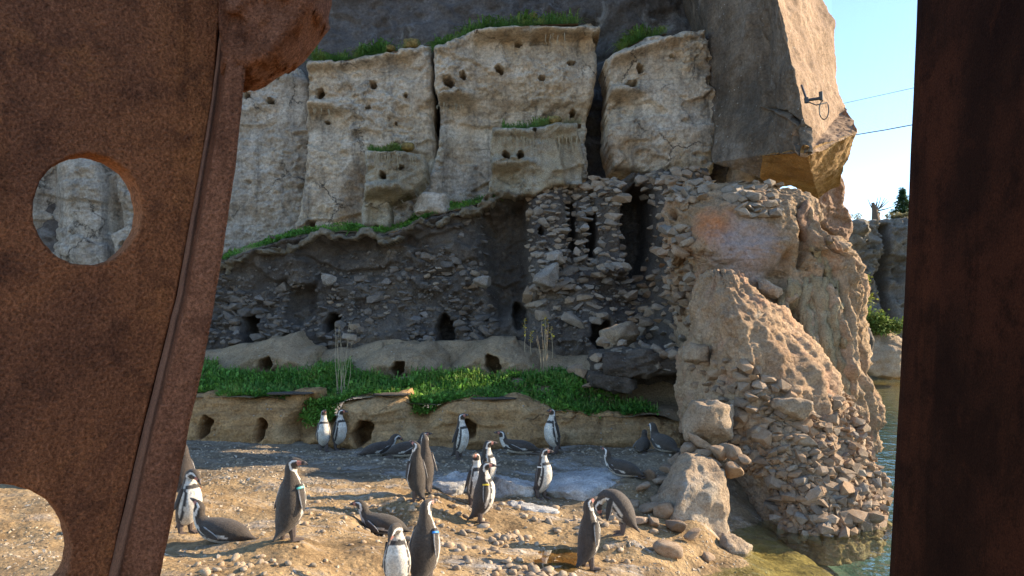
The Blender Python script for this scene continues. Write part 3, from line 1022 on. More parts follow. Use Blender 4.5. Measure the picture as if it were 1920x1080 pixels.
plab(c1.o, 'small jutting nest block on a stem with grass on top')
c2 = Relief('rock_block', [(921, 240), (960, 245), (1000, 240), (1040, 234), (1085, 233), (1098, 300), (1098, 335), (1060, 350), (1000, 362), (915, 372), (920, 320)], 15.35, M['nest'], cliff, res=0.02, amp=0.05, ns=1.5, edge=0.1, thick=1.1,
            holes=[(949, 291, 7), (976, 291, 7), (1002, 247, 3), (1115, 245, 6)], mod=lambda y, px, py, Q: ledge_mod([(921, 1085, 250, 0.08, -0.06), (921, 1000, 308, 0.24, -0.03)])(y, px, py, Q) + 0.2 * inpoly([(1046, 260), (1100, 260), (1100, 340), (1062, 340)], px, py, 5))
plab(c2.o, 'stepped nest block with two adjoining holes above the stone pillars')
# roots hanging from the lips, parts of the cliff
for (x0, y0, x1, d, n, ln) in ((684, 290, 795, 15.42, 30, 26), (935, 258, 1090, 15.22, 34, 30), (500, 122, 560, 17.2, 12, 34), (1000, 64, 1060, 16.1, 6, 26), (575, 205, 625, 16.6, 6, 28), (820, 195, 870, 16.15, 14, 14)):
    lines = []
    for k in range(n):
        px = random.uniform(x0, x1)
        l = random.uniform(0.3, 1.0) * ln
        pts = [W(px + random.gauss(0, 2.2) * q / 4, y0 + random.uniform(-3, 3) + l * q / 4, d + random.uniform(-0.03, 0.02)) for q in range(5)]
        lines.append((pts, 0.009, 0.004))
    tubes('hanging_roots', lines, M['root'], cliff)

# ------------------------------------------------------------------ prow: the overhanging block at the upper right
PV = {
    'L0': (1230, -260, 18.0), 'L1': (1322, 40, 16.5), 'L2': (1328, 170, 16.3), 'L3': (1335, 305, 15.6),
    'C0': (1370, -260, 15.6), 'C1': (1408, 0, 15.1), 'C2': (1432, 110, 14.8), 'C3': (1443, 205, 14.5), 'C4': (1425, 292, 14.4),
    'R0': (1435, -260, 13.8), 'R1': (1458, 0, 13.4), 'R2': (1480, 100, 13.3), 'R3': (1502, 190, 13.0), 'R4': (1512, 288, 12.6),
    'O0': (1470, -260, 17.2), 'O1': (1545, 2, 16.6), 'O2': (1569, 42, 16.3), 'O3': (1573, 150, 16.0), 'O4': (1586, 200, 15.6), 'O5': (1612, 246, 13.8),
    'N': (1470, 205, 13.4), 'U1': (1425, 336, 14.9), 'U2': (1535, 374, 16.2), 'U3': (1577, 347, 15.6),
    'BL0': (1230, -260, 21), 'BO0': (1400, -260, 21), 'BL': (1300, 180, 19.5), 'BO': (1500, 180, 19.5), 'BU': (1440, 250, 18.2),
}
pk = list(PV)
pi = {k: n for n, k in enumerate(pk)}
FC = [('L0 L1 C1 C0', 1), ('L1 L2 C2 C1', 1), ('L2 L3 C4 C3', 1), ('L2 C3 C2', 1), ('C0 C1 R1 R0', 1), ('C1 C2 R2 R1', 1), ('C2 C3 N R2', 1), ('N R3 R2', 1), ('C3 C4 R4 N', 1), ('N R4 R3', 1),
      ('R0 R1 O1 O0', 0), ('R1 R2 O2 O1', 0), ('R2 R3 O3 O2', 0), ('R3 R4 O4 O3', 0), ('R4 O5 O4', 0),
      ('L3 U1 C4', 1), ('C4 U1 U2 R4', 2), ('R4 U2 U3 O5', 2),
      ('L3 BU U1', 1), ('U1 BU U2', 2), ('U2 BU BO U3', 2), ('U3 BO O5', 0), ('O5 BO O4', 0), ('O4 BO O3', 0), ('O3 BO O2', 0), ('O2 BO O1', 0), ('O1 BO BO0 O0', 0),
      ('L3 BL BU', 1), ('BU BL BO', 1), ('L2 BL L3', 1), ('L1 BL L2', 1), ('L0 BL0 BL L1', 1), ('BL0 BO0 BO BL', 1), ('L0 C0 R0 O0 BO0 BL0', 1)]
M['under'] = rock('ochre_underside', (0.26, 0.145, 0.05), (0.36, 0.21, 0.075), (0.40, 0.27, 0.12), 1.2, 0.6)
prow = control_rock('overhanging_rock', [W(*PV[k]) for k in pk], [[pi[k] for k in f.split()] for f, m in FC], [M['prow'], M['prow_shaded'], M['under']], [m for f, m in FC], level=6, amp=0.05, ns=0.9, smooth_it=5, crease=([(1395, -200), (1408, 0), (1430, 100), (1440, 150), (1446, 205)], [(1440, 200), (1470, 210), (1505, 235), (1512, 290)]))
tag(blob('boulder', W(1408, 335, 16.6), (0.5, 0.4, 0.5), M['cliff'], None, 4, 0.1, 1.4, (0, 0, 0), 0.4, 1.9), 'tan rock in the slot under the overhanging prow', 'boulder')
tag(prow, 'huge overhanging rock prow, sunlit right face and dark front, above the tower', 'rock')

# ------------------------------------------------------------------ dark rubble wall with pillars
CAVES = [([(905, 400), (985, 375), (992, 480), (985, 560), (940, 590), (915, 520)], 0.7, 22), ([(1168, 372), (1195, 345), (1222, 362), (1222, 460), (1205, 520), (1180, 532), (1165, 470)], 1.3, 8),
         ([(1062, 378), (1078, 378), (1078, 440), (1085, 470), (1068, 470)], 0.5, 4), ([(1102, 385), (1113, 380), (1116, 440), (1108, 490), (1098, 480)], 0.5, 4),
         ([(545, 545), (588, 535), (592, 590), (560, 612), (540, 590)], 0.4, 9), ([(560, 462), (752, 455), (756, 500), (700, 522), (600, 520)], 0.22, 12)]
HOLES_W = [(478, 615, 17, 0.9, 1.3), (625, 605, 13, 0.9, 1.2), (837, 618, 19, 0.9, 1.15), (1120, 628, 20, 0.9, 1.1), (975, 592, 15, 0.8, 1.4), (1257, 397, 12, 0.6, 0.8), (1013, 437, 6, 0.4)]


def wall_mod(y, px, py, Q):
    for poly, d, s in CAVES:
        y = y + d * inpoly(poly, px, py, s)
    y = y - 0.35 * inpoly([(990, 370), (1055, 350), (1062, 480), (1000, 560), (985, 480)], px, py, 12)
    y = y - 0.25 * inpoly([(1080, 380), (1098, 380), (1100, 500), (1078, 480)], px, py, 7)
    y = y - 0.30 * inpoly([(1116, 360), (1160, 345), (1165, 520), (1115, 520)], px, py, 9)
    y = y - 0.5 * inpoly([(1000, 500), (1160, 500), (1200, 600), (1190, 700), (980, 680)], px, py, 40)
    y = y - 0.55 * sst(1175, 1320, px) * sst(330, 560, py) - 0.35 * sst(1210, 1240, px) - 0.9 * sst(1180, 1300, px) * sst(520, 640, py)
    y = y - 0.22 * np.exp(-(((px - 838) / 28) ** 2 + ((py - 455) / 32) ** 2))
    crest = np.interp(px, [360, 410, 470, 520, 570, 640, 720, 765, 810, 870, 930, 985], [502, 492, 470, 452, 437, 432, 437, 428, 405, 388, 372, 362])
    v = py - crest
    w = sst(1000, 960, px)
    y = y - w * 0.22 * np.exp(-((v - 6) / 10.0) ** 2)
    return y - 0.25 * sst(560, 650, py)


wall_empty = empty('rubble_wall', W(700, 655, 15.3), 'dark rubble-stone wall with burrow mouths and three stone pillars below the cliff', 'wall')
wl_poly = [(340, 508), (410, 492), (470, 470), (520, 452), (570, 437), (640, 432), (720, 437), (765, 428), (810, 405), (870, 388), (930, 372), (985, 362), (1060, 345), (1110, 335), (1160, 340), (1190, 322), (1240, 315), (1330, 318), (1340, 420), (1335, 640), (1300, 705), (1080, 700), (900, 672), (600, 678), (340, 675)]
wall = Relief('wall_core', wl_poly, 15.6, M['wallcore'], None, res=0.026, amp=0.10, ns=1.3, edge=0.1, thick=1.0, tilt=0.1, rough=1.3, mod=wall_mod, holes=HOLES_W)
child(wall.o, wall_empty)


crest_l = [(400, 494), (470, 470), (520, 452), (570, 437), (640, 432), (720, 437), (765, 428), (810, 405), (870, 388), (930, 372), (985, 362)]
crust = Relief('wall_crest', [(a, b - 1) for a, b in crest_l] + [(a, b + 15 + 4 * math.sin(a * 0.05)) for a, b in crest_l[::-1]], 15.38, M['ledge'], None, res=0.02, amp=0.10, ns=2.2, edge=0.07, thick=0.6, wob=0.16, rough=1.8)
child(crust.o, wall_empty)


def free(px, py):
    for poly, d, s in CAVES[:5]:
        if polysd(poly, np.array([px]), np.array([py]))[0][0] > -2:
            return False
    for h in HOLES_W:
        if math.hypot(px - h[0], (py - h[1]) / (h[4] if len(h) > 4 else 1)) < h[2] + 5:
            return False
    return True


def lay(relief, poly, mind, n, key, size, parent, sink=0.3, keep=None, rough=0.2):
    for px, py in darts(poly, mind, n, keep):
        w = W(px, py, relief.Y)
        p, nn = relief.at(w.x, w.z)
        s = size * min(1.9, max(0.45, random.lognormvariate(-0.08, 0.36)))
        k = key if isinstance(key, str) else random.choice(key)
        put_stone(k, p + nn * (s * (0.35 - sink)), s, parent, rough=rough)


lay(wall, [(385, 535), (440, 530), (470, 560), (500, 545), (560, 530), (585, 560), (590, 620), (500, 640), (385, 645)], 11.5, 105, 'stone_dark', 0.088, wall_empty, keep=free)
lay(wall, [(595, 560), (640, 525), (700, 520), (760, 480), (830, 470), (905, 500), (900, 540), (800, 545), (770, 580), (700, 600), (690, 650), (600, 650)], 12, 120, ('stone_dark', 'stone_dark', 'stone_dark', 'stone_mid'), 0.092, wall_empty, keep=free)
lay(wall, [(780, 590), (860, 560), (920, 570), (935, 620), (860, 645), (760, 650)], 11.5, 60, 'stone_dark', 0.085, wall_empty, keep=free)
lay(wall, [(870, 400), (930, 390), (960, 440), (900, 480), (850, 440)], 20, 14, 'stone_dark', 0.10, wall_empty, keep=free)
pil = empty('stone_pillar', W(1080, 660, 15), 'grey loose-stone pillars and heap between the two dark caves', 'pillar')
lay(wall, [(988, 362), (1060, 346), (1066, 480), (1062, 520), (1000, 560), (985, 480)], 12.5, 85, 'stone_mid', 0.095, pil, keep=free)
lay(wall, [(1078, 350), (1102, 350), (1102, 500), (1080, 490)], 12, 26, 'stone_mid', 0.10, pil, keep=free)
lay(wall, [(1112, 335), (1160, 335), (1166, 520), (1112, 520)], 13, 48, 'stone_mid', 0.11, pil, keep=free)
lay(wall, [(1000, 480), (1165, 500), (1185, 560), (1100, 610), (990, 600)], 15, 60, 'stone_mid', 0.13, pil, keep=free)
lay(wall, [(985, 350), (1160, 328), (1160, 350), (985, 368)], 11, 26, 'stone_mid', 0.10, pil, sink=0.1)
rsl = empty('rubble_slope', W(1240, 660, 14.2), 'brown loose-stone slope falling right of the tall dark cave', 'rubble')
lay(wall, [(1180, 545), (1220, 470), (1228, 430), (1270, 425), (1300, 470), (1305, 560), (1270, 610), (1190, 640), (1170, 600)], 15, 105, ('stone_mid', 'stone_warm'), 0.115, rsl, keep=free)
lay(wall, [(1195, 335), (1240, 318), (1310, 318), (1330, 345), (1300, 375), (1200, 372)], 13, 62, 'stone_mid', 0.10, rsl, keep=free, sink=0.15)
lay(wall, [(1205, 375), (1240, 378), (1230, 430), (1205, 425)], 12, 18, 'stone_mid', 0.085, rsl, keep=free)
lay(wall, [(1240, 430), (1300, 430), (1300, 480), (1240, 480)], 16, 14, 'stone_warm', 0.13, rsl)
lay(wall, [(1100, 655), (1280, 640), (1290, 700), (1110, 690)], 15, 45, 'stone_mid', 0.12, rsl, keep=free)

# big single rocks in the rubble
for (px, py, d, rad, rot, mat, lab, sd) in (
        (1027, 522, 14.55, (0.33, 0.25, 0.22), (0.1, -0.45, 0), 'stone_mid_w', 'pointed grey slab leaning on the stone heap', 1.0),
        (1165, 628, 13.9, (0.38, 0.3, 0.25), (0.0, -0.3, 0.2), 'boulder', 'pale angular boulder beside the arched burrow mouth', 2.0),
        (805, 388, 15.8, (0.42, 0.3, 0.30), (0, 0, 0), 'cliff_cool', 'rounded grey boulder on the grassy ledge under the cliff', 3.0),
        (615, 525, 15.3, (0.17, 0.12, 0.12), (0, 0.3, 0), 'stone_mid_w', 'pale stone stuck in the dark wall above a small alcove', 4.0),
        (905, 528, 15.0, (0.2, 0.15, 0.14), (0, 0.1, 0), 'stone_mid_w', 'pale stone at the mouth of the broad dark recess', 5.0)):
    if mat == 'stone_mid_w' and mat not in M:
        M[mat] = rock('grey_slab', (0.27, 0.235, 0.20), (0.34, 0.30, 0.255), (0.40, 0.36, 0.315), 1.6, 0.6)
    tag(blob('boulder', W(px, py, d), rad, M[mat], None, 4, 0.10, 1.4, rot, 0.5, sd, 0.85), lab, 'boulder', )

# ------------------------------------------------------------------ terrace, mounds and bank
TP = [(340, 742, 12.6), (480, 745, 12.6), (600, 760, 12.5), (700, 742, 12.7), (800, 758, 12.6), (900, 750, 12.7), (1000, 768, 12.6), (1150, 780, 12.5), (1300, 790, 12.3),
      (360, 700, 14.0), (480, 704, 14.1), (600, 700, 14.0), (740, 704, 14.2), (860, 702, 14.2), (1000, 708, 14.0), (1090, 715, 13.6), (1240, 765, 12.9),
      (390, 655, 15.3), (480, 650, 15.3), (600, 655, 15.3), (740, 648, 15.2), (850, 645, 15.2), (1000, 650, 15.0), (1120, 665, 14.6), (1250, 690, 14.2), (250, 680, 14.5)]
tf = Field([W(*q) for q in TP], 0.05, 2.0)


def terr_z(X, Y):
    Q = np.stack([X, Y, np.zeros_like(X)], 1)
    z = tf(X, Y) + 0.07 * fbm(Q, 1.5, 4)
    pxm, pym = toPX(X, Y, z)
    # earth mounds of the second burrow row
    for mx, w, hh in ((500, 70, 0.22), (745, 80, 0.26), (925, 75, 0.34), (1080, 40, 0.25)):
        z = z + 0.5 * hh * np.exp(-((pxm - mx) / w) ** 2) * sst(14.7, 15.0, Y) * sst(16.0, 15.2, Y)
    for mx in (493, 744, 924):
        z = z - 0.6 * sst(26, 16, np.abs(pxm - mx)) * sst(13.96, 14.06, Y) * sst(15.1, 14.9, Y)
    return z


terrace = sheet('terrace', np.arange(-7.2, 3.6, 0.04), np.arange(12.45, 16.2, 0.04), terr_z, M['soil'])
tag(terrace, 'earth terrace between the bank and the rubble wall', kind='structure')
bank_poly = [(250, 745), (340, 742), (378, 733), (425, 738), (445, 752), (470, 753), (500, 741), (560, 736), (600, 738), (612, 785), (622, 785), (640, 754), (700, 740), (765, 738), (788, 772), (812, 766), (850, 749), (900, 743), (965, 742), (1005, 760), (1045, 772), (1120, 776), (1200, 782), (1290, 790), (1300, 870), (900, 870), (600, 860), (250, 850)]


def bank_mod(y, px, py, Q):
    y = y + 0.35 * inpoly([(575, 745), (612, 760), (625, 765), (600, 800), (560, 830), (540, 800)], px, py, 15)
    y = y - 0.12 * sst(790, 830, py)
    y = y + 0.22 * np.exp(-((px - 790) / 14.0) ** 2) * sst(830, 780, py)
    return y + 0.05 * np.abs(perlin(np.stack([Q[:, 0] * 0.7, Q[:, 1], Q[:, 2] * 6], 1)))


bank = empty('earth_bank', W(780, 835, 12.4), 'ochre layered earth bank with round burrow mouths along the beach', 'bank')
br = Relief('bank_face', bank_poly, 12.35, M['bank'], None, res=0.02, amp=0.07, ns=0.9, edge=0.34, thick=0.6, rough=0.55, mod=bank_mod,
            holes=[(386, 800, 12, 0.7, 1.45), (492, 806, 10, 0.7, 1.7), (681, 812, 19, 0.8, 1.0), (878, 806, 13, 0.6, 1.6)])
child(br.o, bank)
for px, py, d, hr, asp, hh, ww, lab in ((493, 684, 14.0, 13, 0.85, 62, 105, 'low earth mound with a small burrow at the left end of the grass'), (744, 692, 13.95, 13, 0.9, 58, 110, 'low earth mound with a small burrow amid the grass'), (924, 685, 13.95, 14, 1.15, 52, 100, 'low earth mound with the largest round burrow above the grass')):
    mp_ = [(px - ww, py + 30), (px - ww * 0.8, py - hh * 0.25), (px - ww * 0.45, py - hh * 0.62), (px - 5, py - hh * 0.95), (px + ww * 0.4, py - hh), (px + ww * 0.8, py - hh * 0.5), (px + ww * 1.05, py + 30)]
    r = Relief('burrow_mound', mp_, d, M['soil'], None, res=0.022, amp=0.045, ns=0.9, edge=0.75, thick=1.3, tilt=0.45, rough=0.5, wob=0.08, holes=[(px, py, hr, 0.8, asp)])
    tag(r.o, lab, 'mound')
# flat slate slabs let into the bank top
for k, (px, py, d, w) in enumerate(((545, 737, 12.5, 0.42), (735, 739, 12.55, 0.36), (925, 746, 12.6, 0.46))):
    o = blob('slab', W(px, py, d), (w * 0.85, 0.2, 0.018), M['wallcore'], None, 3, 0.08, 1.5, (0, 0, 0.05), 0.7, k + 0.5)
    tag(o, ('thin grey slate slab at the left end of the bank top', 'thin grey slate slab on the bank above the round burrow', 'thin grey slate slab on the bank right of the sunlit grass')[k], 'slab')


def scatter_px(poly, dfun, n, zf=None):
    P = np.array(poly, float)
    c = rng.uniform(P.min(0), P.max(0), (n * 4, 2))
    c = c[polysd(P, c[:, 0], c[:, 1])[0] > 0][:n]
    return c


# leafy grass on the terrace (in plan: between the bank and the second burrows)
X = rng.uniform(-6.2, 3.0, 130000)
Y = rng.uniform(12.5, 14.6, 130000)
Z = terr_z(X, Y)
px, py = toPX(X, Y, Z)
gp = [(300, 735), (300, 690), (365, 680), (455, 682), (480, 695), (520, 692), (560, 672), (640, 668), (700, 690), (745, 702), (800, 680), (850, 668), (905, 700), (960, 698), (1010, 690), (1060, 705), (1120, 735), (1180, 760), (1235, 775), (1225, 790), (1130, 783), (1040, 776), (1000, 766), (960, 750), (850, 750), (790, 775), (765, 742), (690, 742), (625, 768), (590, 790), (560, 782), (570, 748), (490, 745), (440, 752), (400, 738)]
den = fbm(np.stack([X, Y, 0 * X], 1), 1.4, 3)
for mx, my in ((493, 684), (744, 692), (924, 685)):
    den -= 2.0 * ((np.abs(px - mx) < 26) & (py < my + 24) & (py > my - 60))
    den -= 2.0 * ((np.abs(px - mx - 5) < 90) & (Y > 13.85))
m = (polysd(gp, px, py)[0] > -3) & (den > -0.28)
P = np.stack([X, Y, Z], 1)[m][:62000]
P[:, 2] += np.abs(rng.normal(0, 0.035, len(P))) + 0.07 * np.clip(fbm(P, 2.2, 3), 0, 1)
kk = rng.uniform(0, 1, len(P)) < 0.12
tag(blades('grass', P[kk] + np.array([0, 0, 0.02]), 0.16, M['ledgegrass'], 1.1, 0.7, 0.09), 'taller pale grass blades mixed into the terrace weeds', 'grass', kind='stuff')
tag(blades('grass', P, 0.058 * np.clip(rng.lognormal(-0.1, 0.45, len(P)), 0.35, 2.6), M['grass'], 0.7, 1.0, 0.42), 'lush green weeds and grass covering the terrace above the bank', 'grass', kind='stuff')
# grass spilling down the gap of the bank
c = scatter_px([(590, 750), (640, 748), (620, 790), (575, 800), (560, 780)], None, 1500)
P = np.array([W(a, b, 12.35 + (800 - b) * 0.004) + Vector((0, random.uniform(-0.05, 0.1), 0)) for a, b in c])
tag(blades('grass', P, 0.07, M['grass'], 0.5, 1.0, 0.45), 'green weeds spilling down the gap in the earth bank', 'grass', kind='stuff')
c = scatter_px([(765, 742), (850, 742), (800, 776), (745, 778), (738, 768)], None, 1800)
P = np.array([W(a, b, 12.5 + (780 - b) * 0.004) + Vector((0, random.uniform(-0.05, 0.1), 0)) for a, b in c])
tag(blades('grass', P, 0.06, M['grass'], 0.5, 1.0, 0.45), 'grass patch hanging in the notch between the two large mounds', 'grass', kind='stuff')

# ledges with grass on the cliff
def ledge_grass(line, d0, d1, h, n, mat, lab, size, up=1.15, wid=0.035, soil=True, cat='grass'):
    ln = np.array(line, float)
    tt = rng.uniform(0, len(ln) - 1, n)
    a = np.interp(tt, range(len(ln)), ln[:, 0])
    b = np.interp(tt, range(len(ln)), ln[:, 1])
    dd = rng.uniform(0, 1, n) ** 1.3
    P = np.array([W(p_, q_, d0) for p_, q_ in zip(a, b)])
    P[:, 1] += dd * (d1 - d0)
    P[:, 2] += dd * h + rng.normal(0, 0.012, n)
    P[:, 0] *= (P[:, 1] / d0) ** 0.35
    tuft = fbm(P, 2.6, 3)
    k = tuft > -0.14
    tag(blades('grass', P[k], size * np.clip(0.6 + 1.9 * tuft[k], 0.2, 1.8), mat, up, 0.75, wid, droop=0.45), lab, cat, kind='stuff')
    if soil:
        V, Fc = [], []
        for k, (p_, q_) in enumerate(ln):
            w = W(p_, q_ + 2, d0)
            V += [w, w + Vector((w.x * 0.04, (d1 - d0), h))]
        for k in range(len(ln) - 1):
            Fc.append((2 * k, 2 * k + 2, 2 * k + 3, 2 * k + 1))
        s_ = obj('soil_ledge', V, Fc, M['soil'], cliff)


ledge_grass([(400, 492), (470, 468), (560, 440), (640, 432), (720, 436), (765, 426), (810, 402), (880, 385), (960, 366)], 15.5, 16.7, 0.30, 12000, M['grass'], 'narrow green grass strip along the crest of the dark wall', 0.12, 0.8, 0.22)
ledge_grass([(585, 116), (640, 112), (725, 98)], 16.75, 18.2, 0.25, 9000, M['ledgegrass'], 'long green grass on top of the second rock block', 0.42)
ledge_grass([(728, 98), (760, 90), (805, 82)], 16.75, 18.2, 0.2, 350, M['ledgegrass'], 'sparse grass at the right end of the second rock block', 0.2)
ledge_grass([(812, 92), (850, 78), (890, 58), (950, 50), (1020, 44), (1085, 42)], 16.3, 18.2, 0.25, 13000, M['ledgegrass'], 'long green grass on top of the widest rock block', 0.42)
ledge_grass([(1165, 92), (1200, 74), (1250, 60)], 16.05, 17.6, 0.2, 4000, M['ledgegrass'], 'dark grass on top of the block beside the prow', 0.36)
ledge_grass([(688, 283), (720, 282), (750, 283)], 15.5, 16.3, 0.1, 2600, M['ledgegrass'], 'green grass cushion on the small jutting nest block', 0.22, 1.0)
ledge_grass([(940, 243), (980, 240), (1030, 233)], 15.32, 16.2, 0.15, 3000, M['ledgegrass'], 'pale grass on the stepped nest block', 0.32)
ledge_grass([(1060, 232), (1090, 230)], 15.35, 16.1, 0.1, 900, M['drygrass'], 'dry grass tuft at the right end of the stepped nest block', 0.3)
for px, py, d, r, lab in ((764, 276, 15.65, 0.14, 'ochre moss cushion on the small jutting nest block'), (1040, 226, 15.5, 0.14, 'ochre moss cushion on the stepped nest block'), (732, 91, 16.9, 0.11, 'brown moss cushion beside the long grass on the second block'), (772, 84, 16.9, 0.20, 'broad brown moss cushion on the second block'), (1000, 30, 17.0, 0.10, 'small pale moss tuft in the grass of the widest block')):
    o = blob('moss_cushion', W(px, py, d), (r, r, r * 0.65), M['moss'], None, 3, 0.15, 2.5, seed=px * 0.01)
    tag(o, lab, 'moss')

# ------------------------------------------------------------------ the sunlit rock tower
tow = empty('rock_tower', W(1450, 1000, 11), 'sunlit ochre rock tower rising from the water, rubble skirt at its foot', 'rock tower')
o, tv, tn = column('tower_body', [(340, 1290, 1448, 12.9, 0.2), (358, 1245, 1512, 12.5, 0.32), (395, 1232, 1548, 12.3, 0.40), (462, 1245, 1570, 12.15, 0.5), (488, 1253, 1575, 12.13, 1.1), (540, 1268, 1582, 12.1, 1.2), (650, 1280, 1588, 12.0, 1.5), (760, 1280, 1590, 12.0, 1.6), (860, 1280, 1596, 11.8, 1.7)],
                   M['tower'], None, 170, 300, 0.10, 1.0, flute=0.7, ffreq=9, fsel=lambda a, l: sst(4.95, 5.3, a) * sst(0.22, 0.4, l),
                   mod=lambda px, py: -0.30 * inpoly([(1494, 392), (1508, 385), (1516, 470), (1505, 500), (1495, 450)], px, py, 6) - 0.35 * inpoly([(1486, 570), (1510, 560), (1516, 640), (1495, 665)], px, py, 7) - 0.3 * inpoly([(1548, 415), (1562, 410), (1562, 440), (1550, 445)], px, py, 6) - 0.25 * inpoly([(1440, 520), (1478, 470), (1482, 520), (1460, 590)], px, py, 10) - 0.5 * inpoly([(1248, 390), (1262, 386), (1270, 396), (1262, 408), (1249, 406)], px, py, 4) + 0.16 * inpoly([(1305, 385), (1480, 375), (1500, 440), (1470, 500), (1310, 500)], px, py, 22))
child(o, tow)
o, mv, mn = column('front_mound', [(503, 1330, 1366, 11.3, 0.35), (514, 1316, 1394, 11.0, 0.65), (560, 1302, 1440, 10.75, 1.05), (620, 1298, 1482, 10.5, 1.4), (690, 1288, 1535, 10.3, 1.7), (770, 1282, 1562, 10.15, 1.8), (850, 1285, 1580, 10.1, 1.8)],
                   M['mound'], None, 150, 240, 0.09, 1.0, flute=0.17, ffreq=11, power=2.0, skew=-0.45, fine=0.010)
child(o, tow)
o, kv, kn = column('rubble_skirt', [(700, 1320, 1530, 10.6, 1.0), (745, 1292, 1574, 10.3, 1.25), (800, 1286, 1602, 10.05, 1.4), (860, 1300, 1614, 9.82, 1.45), (920, 1345, 1630, 9.6, 1.45), (965, 1372, 1638, 9.45, 1.4), (1000, 1384, 1640, 9.35, 1.4), (1060, 1384, 1642, 9.3, 1.4)],
                   M['tower'], None, 130, 260, 0.06, 1.3, power=1.8, skew=-0.3)
rub = empty('rubble_mound', W(1520, 1000, 10), 'cone of tightly piled brown stones at the waterline under the tower', 'rubble')
child(o, rub)


def lay_col(V, N, poly, mind, n, key, size, parent, sink=0.1, keep=None):
    nz, na, _ = V.shape
    vv, nn = V.reshape(-1, 3), N.reshape(-1, 3)
    vis = (nn * vv).sum(1) < 0
    px, py = toPX(vv[:, 0], vv[:, 1], vv[:, 2])
    ids = np.where(vis & (polysd(poly, px, py)[0] > 0))[0]
    rng.shuffle(ids)
    out = np.full((n + 1, 2), 1e6)
    m = 0
    for i in ids:
        dx, dy = out[:m + 1, 0] - px[i], out[:m + 1, 1] - py[i]
        if (dx * dx + 1.8 * dy * dy).min() < (mind * random.uniform(0.8, 1.2)) ** 2:
            continue
        out[m] = (px[i], py[i])
        m += 1
        s = size * min(1.55, max(0.55, random.lognormvariate(-0.05, 0.28)))
        k = key if isinstance(key, str) else random.choice(key)
        put_stone(k, Vector(vv[i]) + Vector(nn[i]) * (s * (0.4 - sink)), s, parent, rough=0.3, yawfree=True)
        if m >= n:
            break
    return m


lay_col(kv, kn, [(1300, 770), (1380, 750), (1460, 725), (1560, 738), (1610, 755), (1640, 830), (1672, 960), (1672, 1010), (1490, 1010), (1450, 960), (1445, 900), (1400, 860), (1310, 850)], 13.2, 300, ('stone_warm', 'stone_warm', 'stone_warm', 'stone_mid'), 0.098, rub)
lay_col(mv, mn, [(1300, 690), (1350, 670), (1420, 690), (1490, 735), (1480, 790), (1400, 800), (1310, 760)], 17, 45, 'stone_warm', 0.10, tow)
lay_col(tv, tn, [(1365, 335), (1460, 345), (1462, 400), (1400, 410), (1368, 375)], 14, 34, 'stone_mid', 0.12, rsl)
lay_col(tv, tn, [(1235, 335), (1330, 335), (1340, 360), (1300, 380), (1235, 375)], 14, 30, 'stone_mid', 0.10, rsl)
lay_col(tv, tn, [(1232, 430), (1295, 430), (1300, 480), (1305, 560), (1300, 650), (1262, 640), (1250, 520)], 14.5, 55, ('stone_mid', 'stone_warm'), 0.115, rsl)
ids_ = [i for i in rng.choice(kv.reshape(-1, 3).shape[0], 9000, replace=False) if (kn.reshape(-1, 3)[i] * kv.reshape(-1, 3)[i]).sum() < 0]
qx, qy = toPX(*kv.reshape(-1, 3)[ids_].T)
okk = (polysd([(1300, 760), (1460, 715), (1600, 745), (1640, 830), (1672, 960), (1672, 1010), (1470, 1010), (1440, 900), (1310, 850)], qx, qy)[0] > 0)
stuff_stones('stone_chips', [(kv.reshape(-1, 3)[i] + kn.reshape(-1, 3)[i] * 0.015, random.uniform(0.035, 0.075)) for i in np.array(ids_)[okk][:900]], 'stone_warm', rub)
wi = []
for c_ in np.vstack([scatter_px([(385, 520), (560, 490), (770, 460), (930, 470), (930, 620), (760, 660), (385, 640)], None, 500), scatter_px([(985, 350), (1160, 335), (1200, 560), (1180, 680), (985, 640)], None, 330)]):
    if free(c_[0], c_[1]):
        w_ = W(c_[0], c_[1], wall.Y)
        p_, n_ = wall.at(w_.x, w_.z)
        wi.append((p_ + n_ * 0.01, random.uniform(0.03, 0.06)))
stuff_stones('stone_chips', wi, 'stone_dark', wall_empty)
for (px, py, hr) in ((1257, 397, 11),):
    pass
# lobes and boulders of the tower
for poly_, Y_, tn_, am_ in (([(1488, 388), (1518, 372), (1546, 400), (1560, 468), (1550, 555), (1522, 604), (1496, 594), (1503, 545), (1518, 505), (1508, 455), (1492, 425)], 12.3, 0.55, 0.06), ([(1548, 322), (1574, 314), (1592, 350), (1605, 420), (1600, 450), (1576, 464), (1558, 440), (1540, 425), (1520, 400), (1530, 365)], 16.7, 0.4, 0.12)):
    rl = Relief('red_lobe', poly_, Y_, M['redrock'], None, res=0.022, amp=am_, ns=1.2, edge=0.14, thick=0.8, turn=tn_, wob=0.08, rough=0.4)
    child(rl.o, tow)
blob('shoulder_rock', W(1466, 402, 12.85), (0.36, 0.3, 0.22), M['tower'], tow, 5, 0.14, 1.5, (0, 0.35, 0), 0.3, 5.0, 0.8)


def onto(V, N, px0, py0):
    vv, nn = V.reshape(-1, 3), N.reshape(-1, 3)
    vis = (nn * vv).sum(1) < 0
    a, b = toPX(vv[:, 0], vv[:, 1], vv[:, 2])
    i = np.argmin((a - px0) ** 2 + (b - py0) ** 2 + np.where(vis, 0, 1e6))
    return Vector(vv[i]), Vector(nn[i])


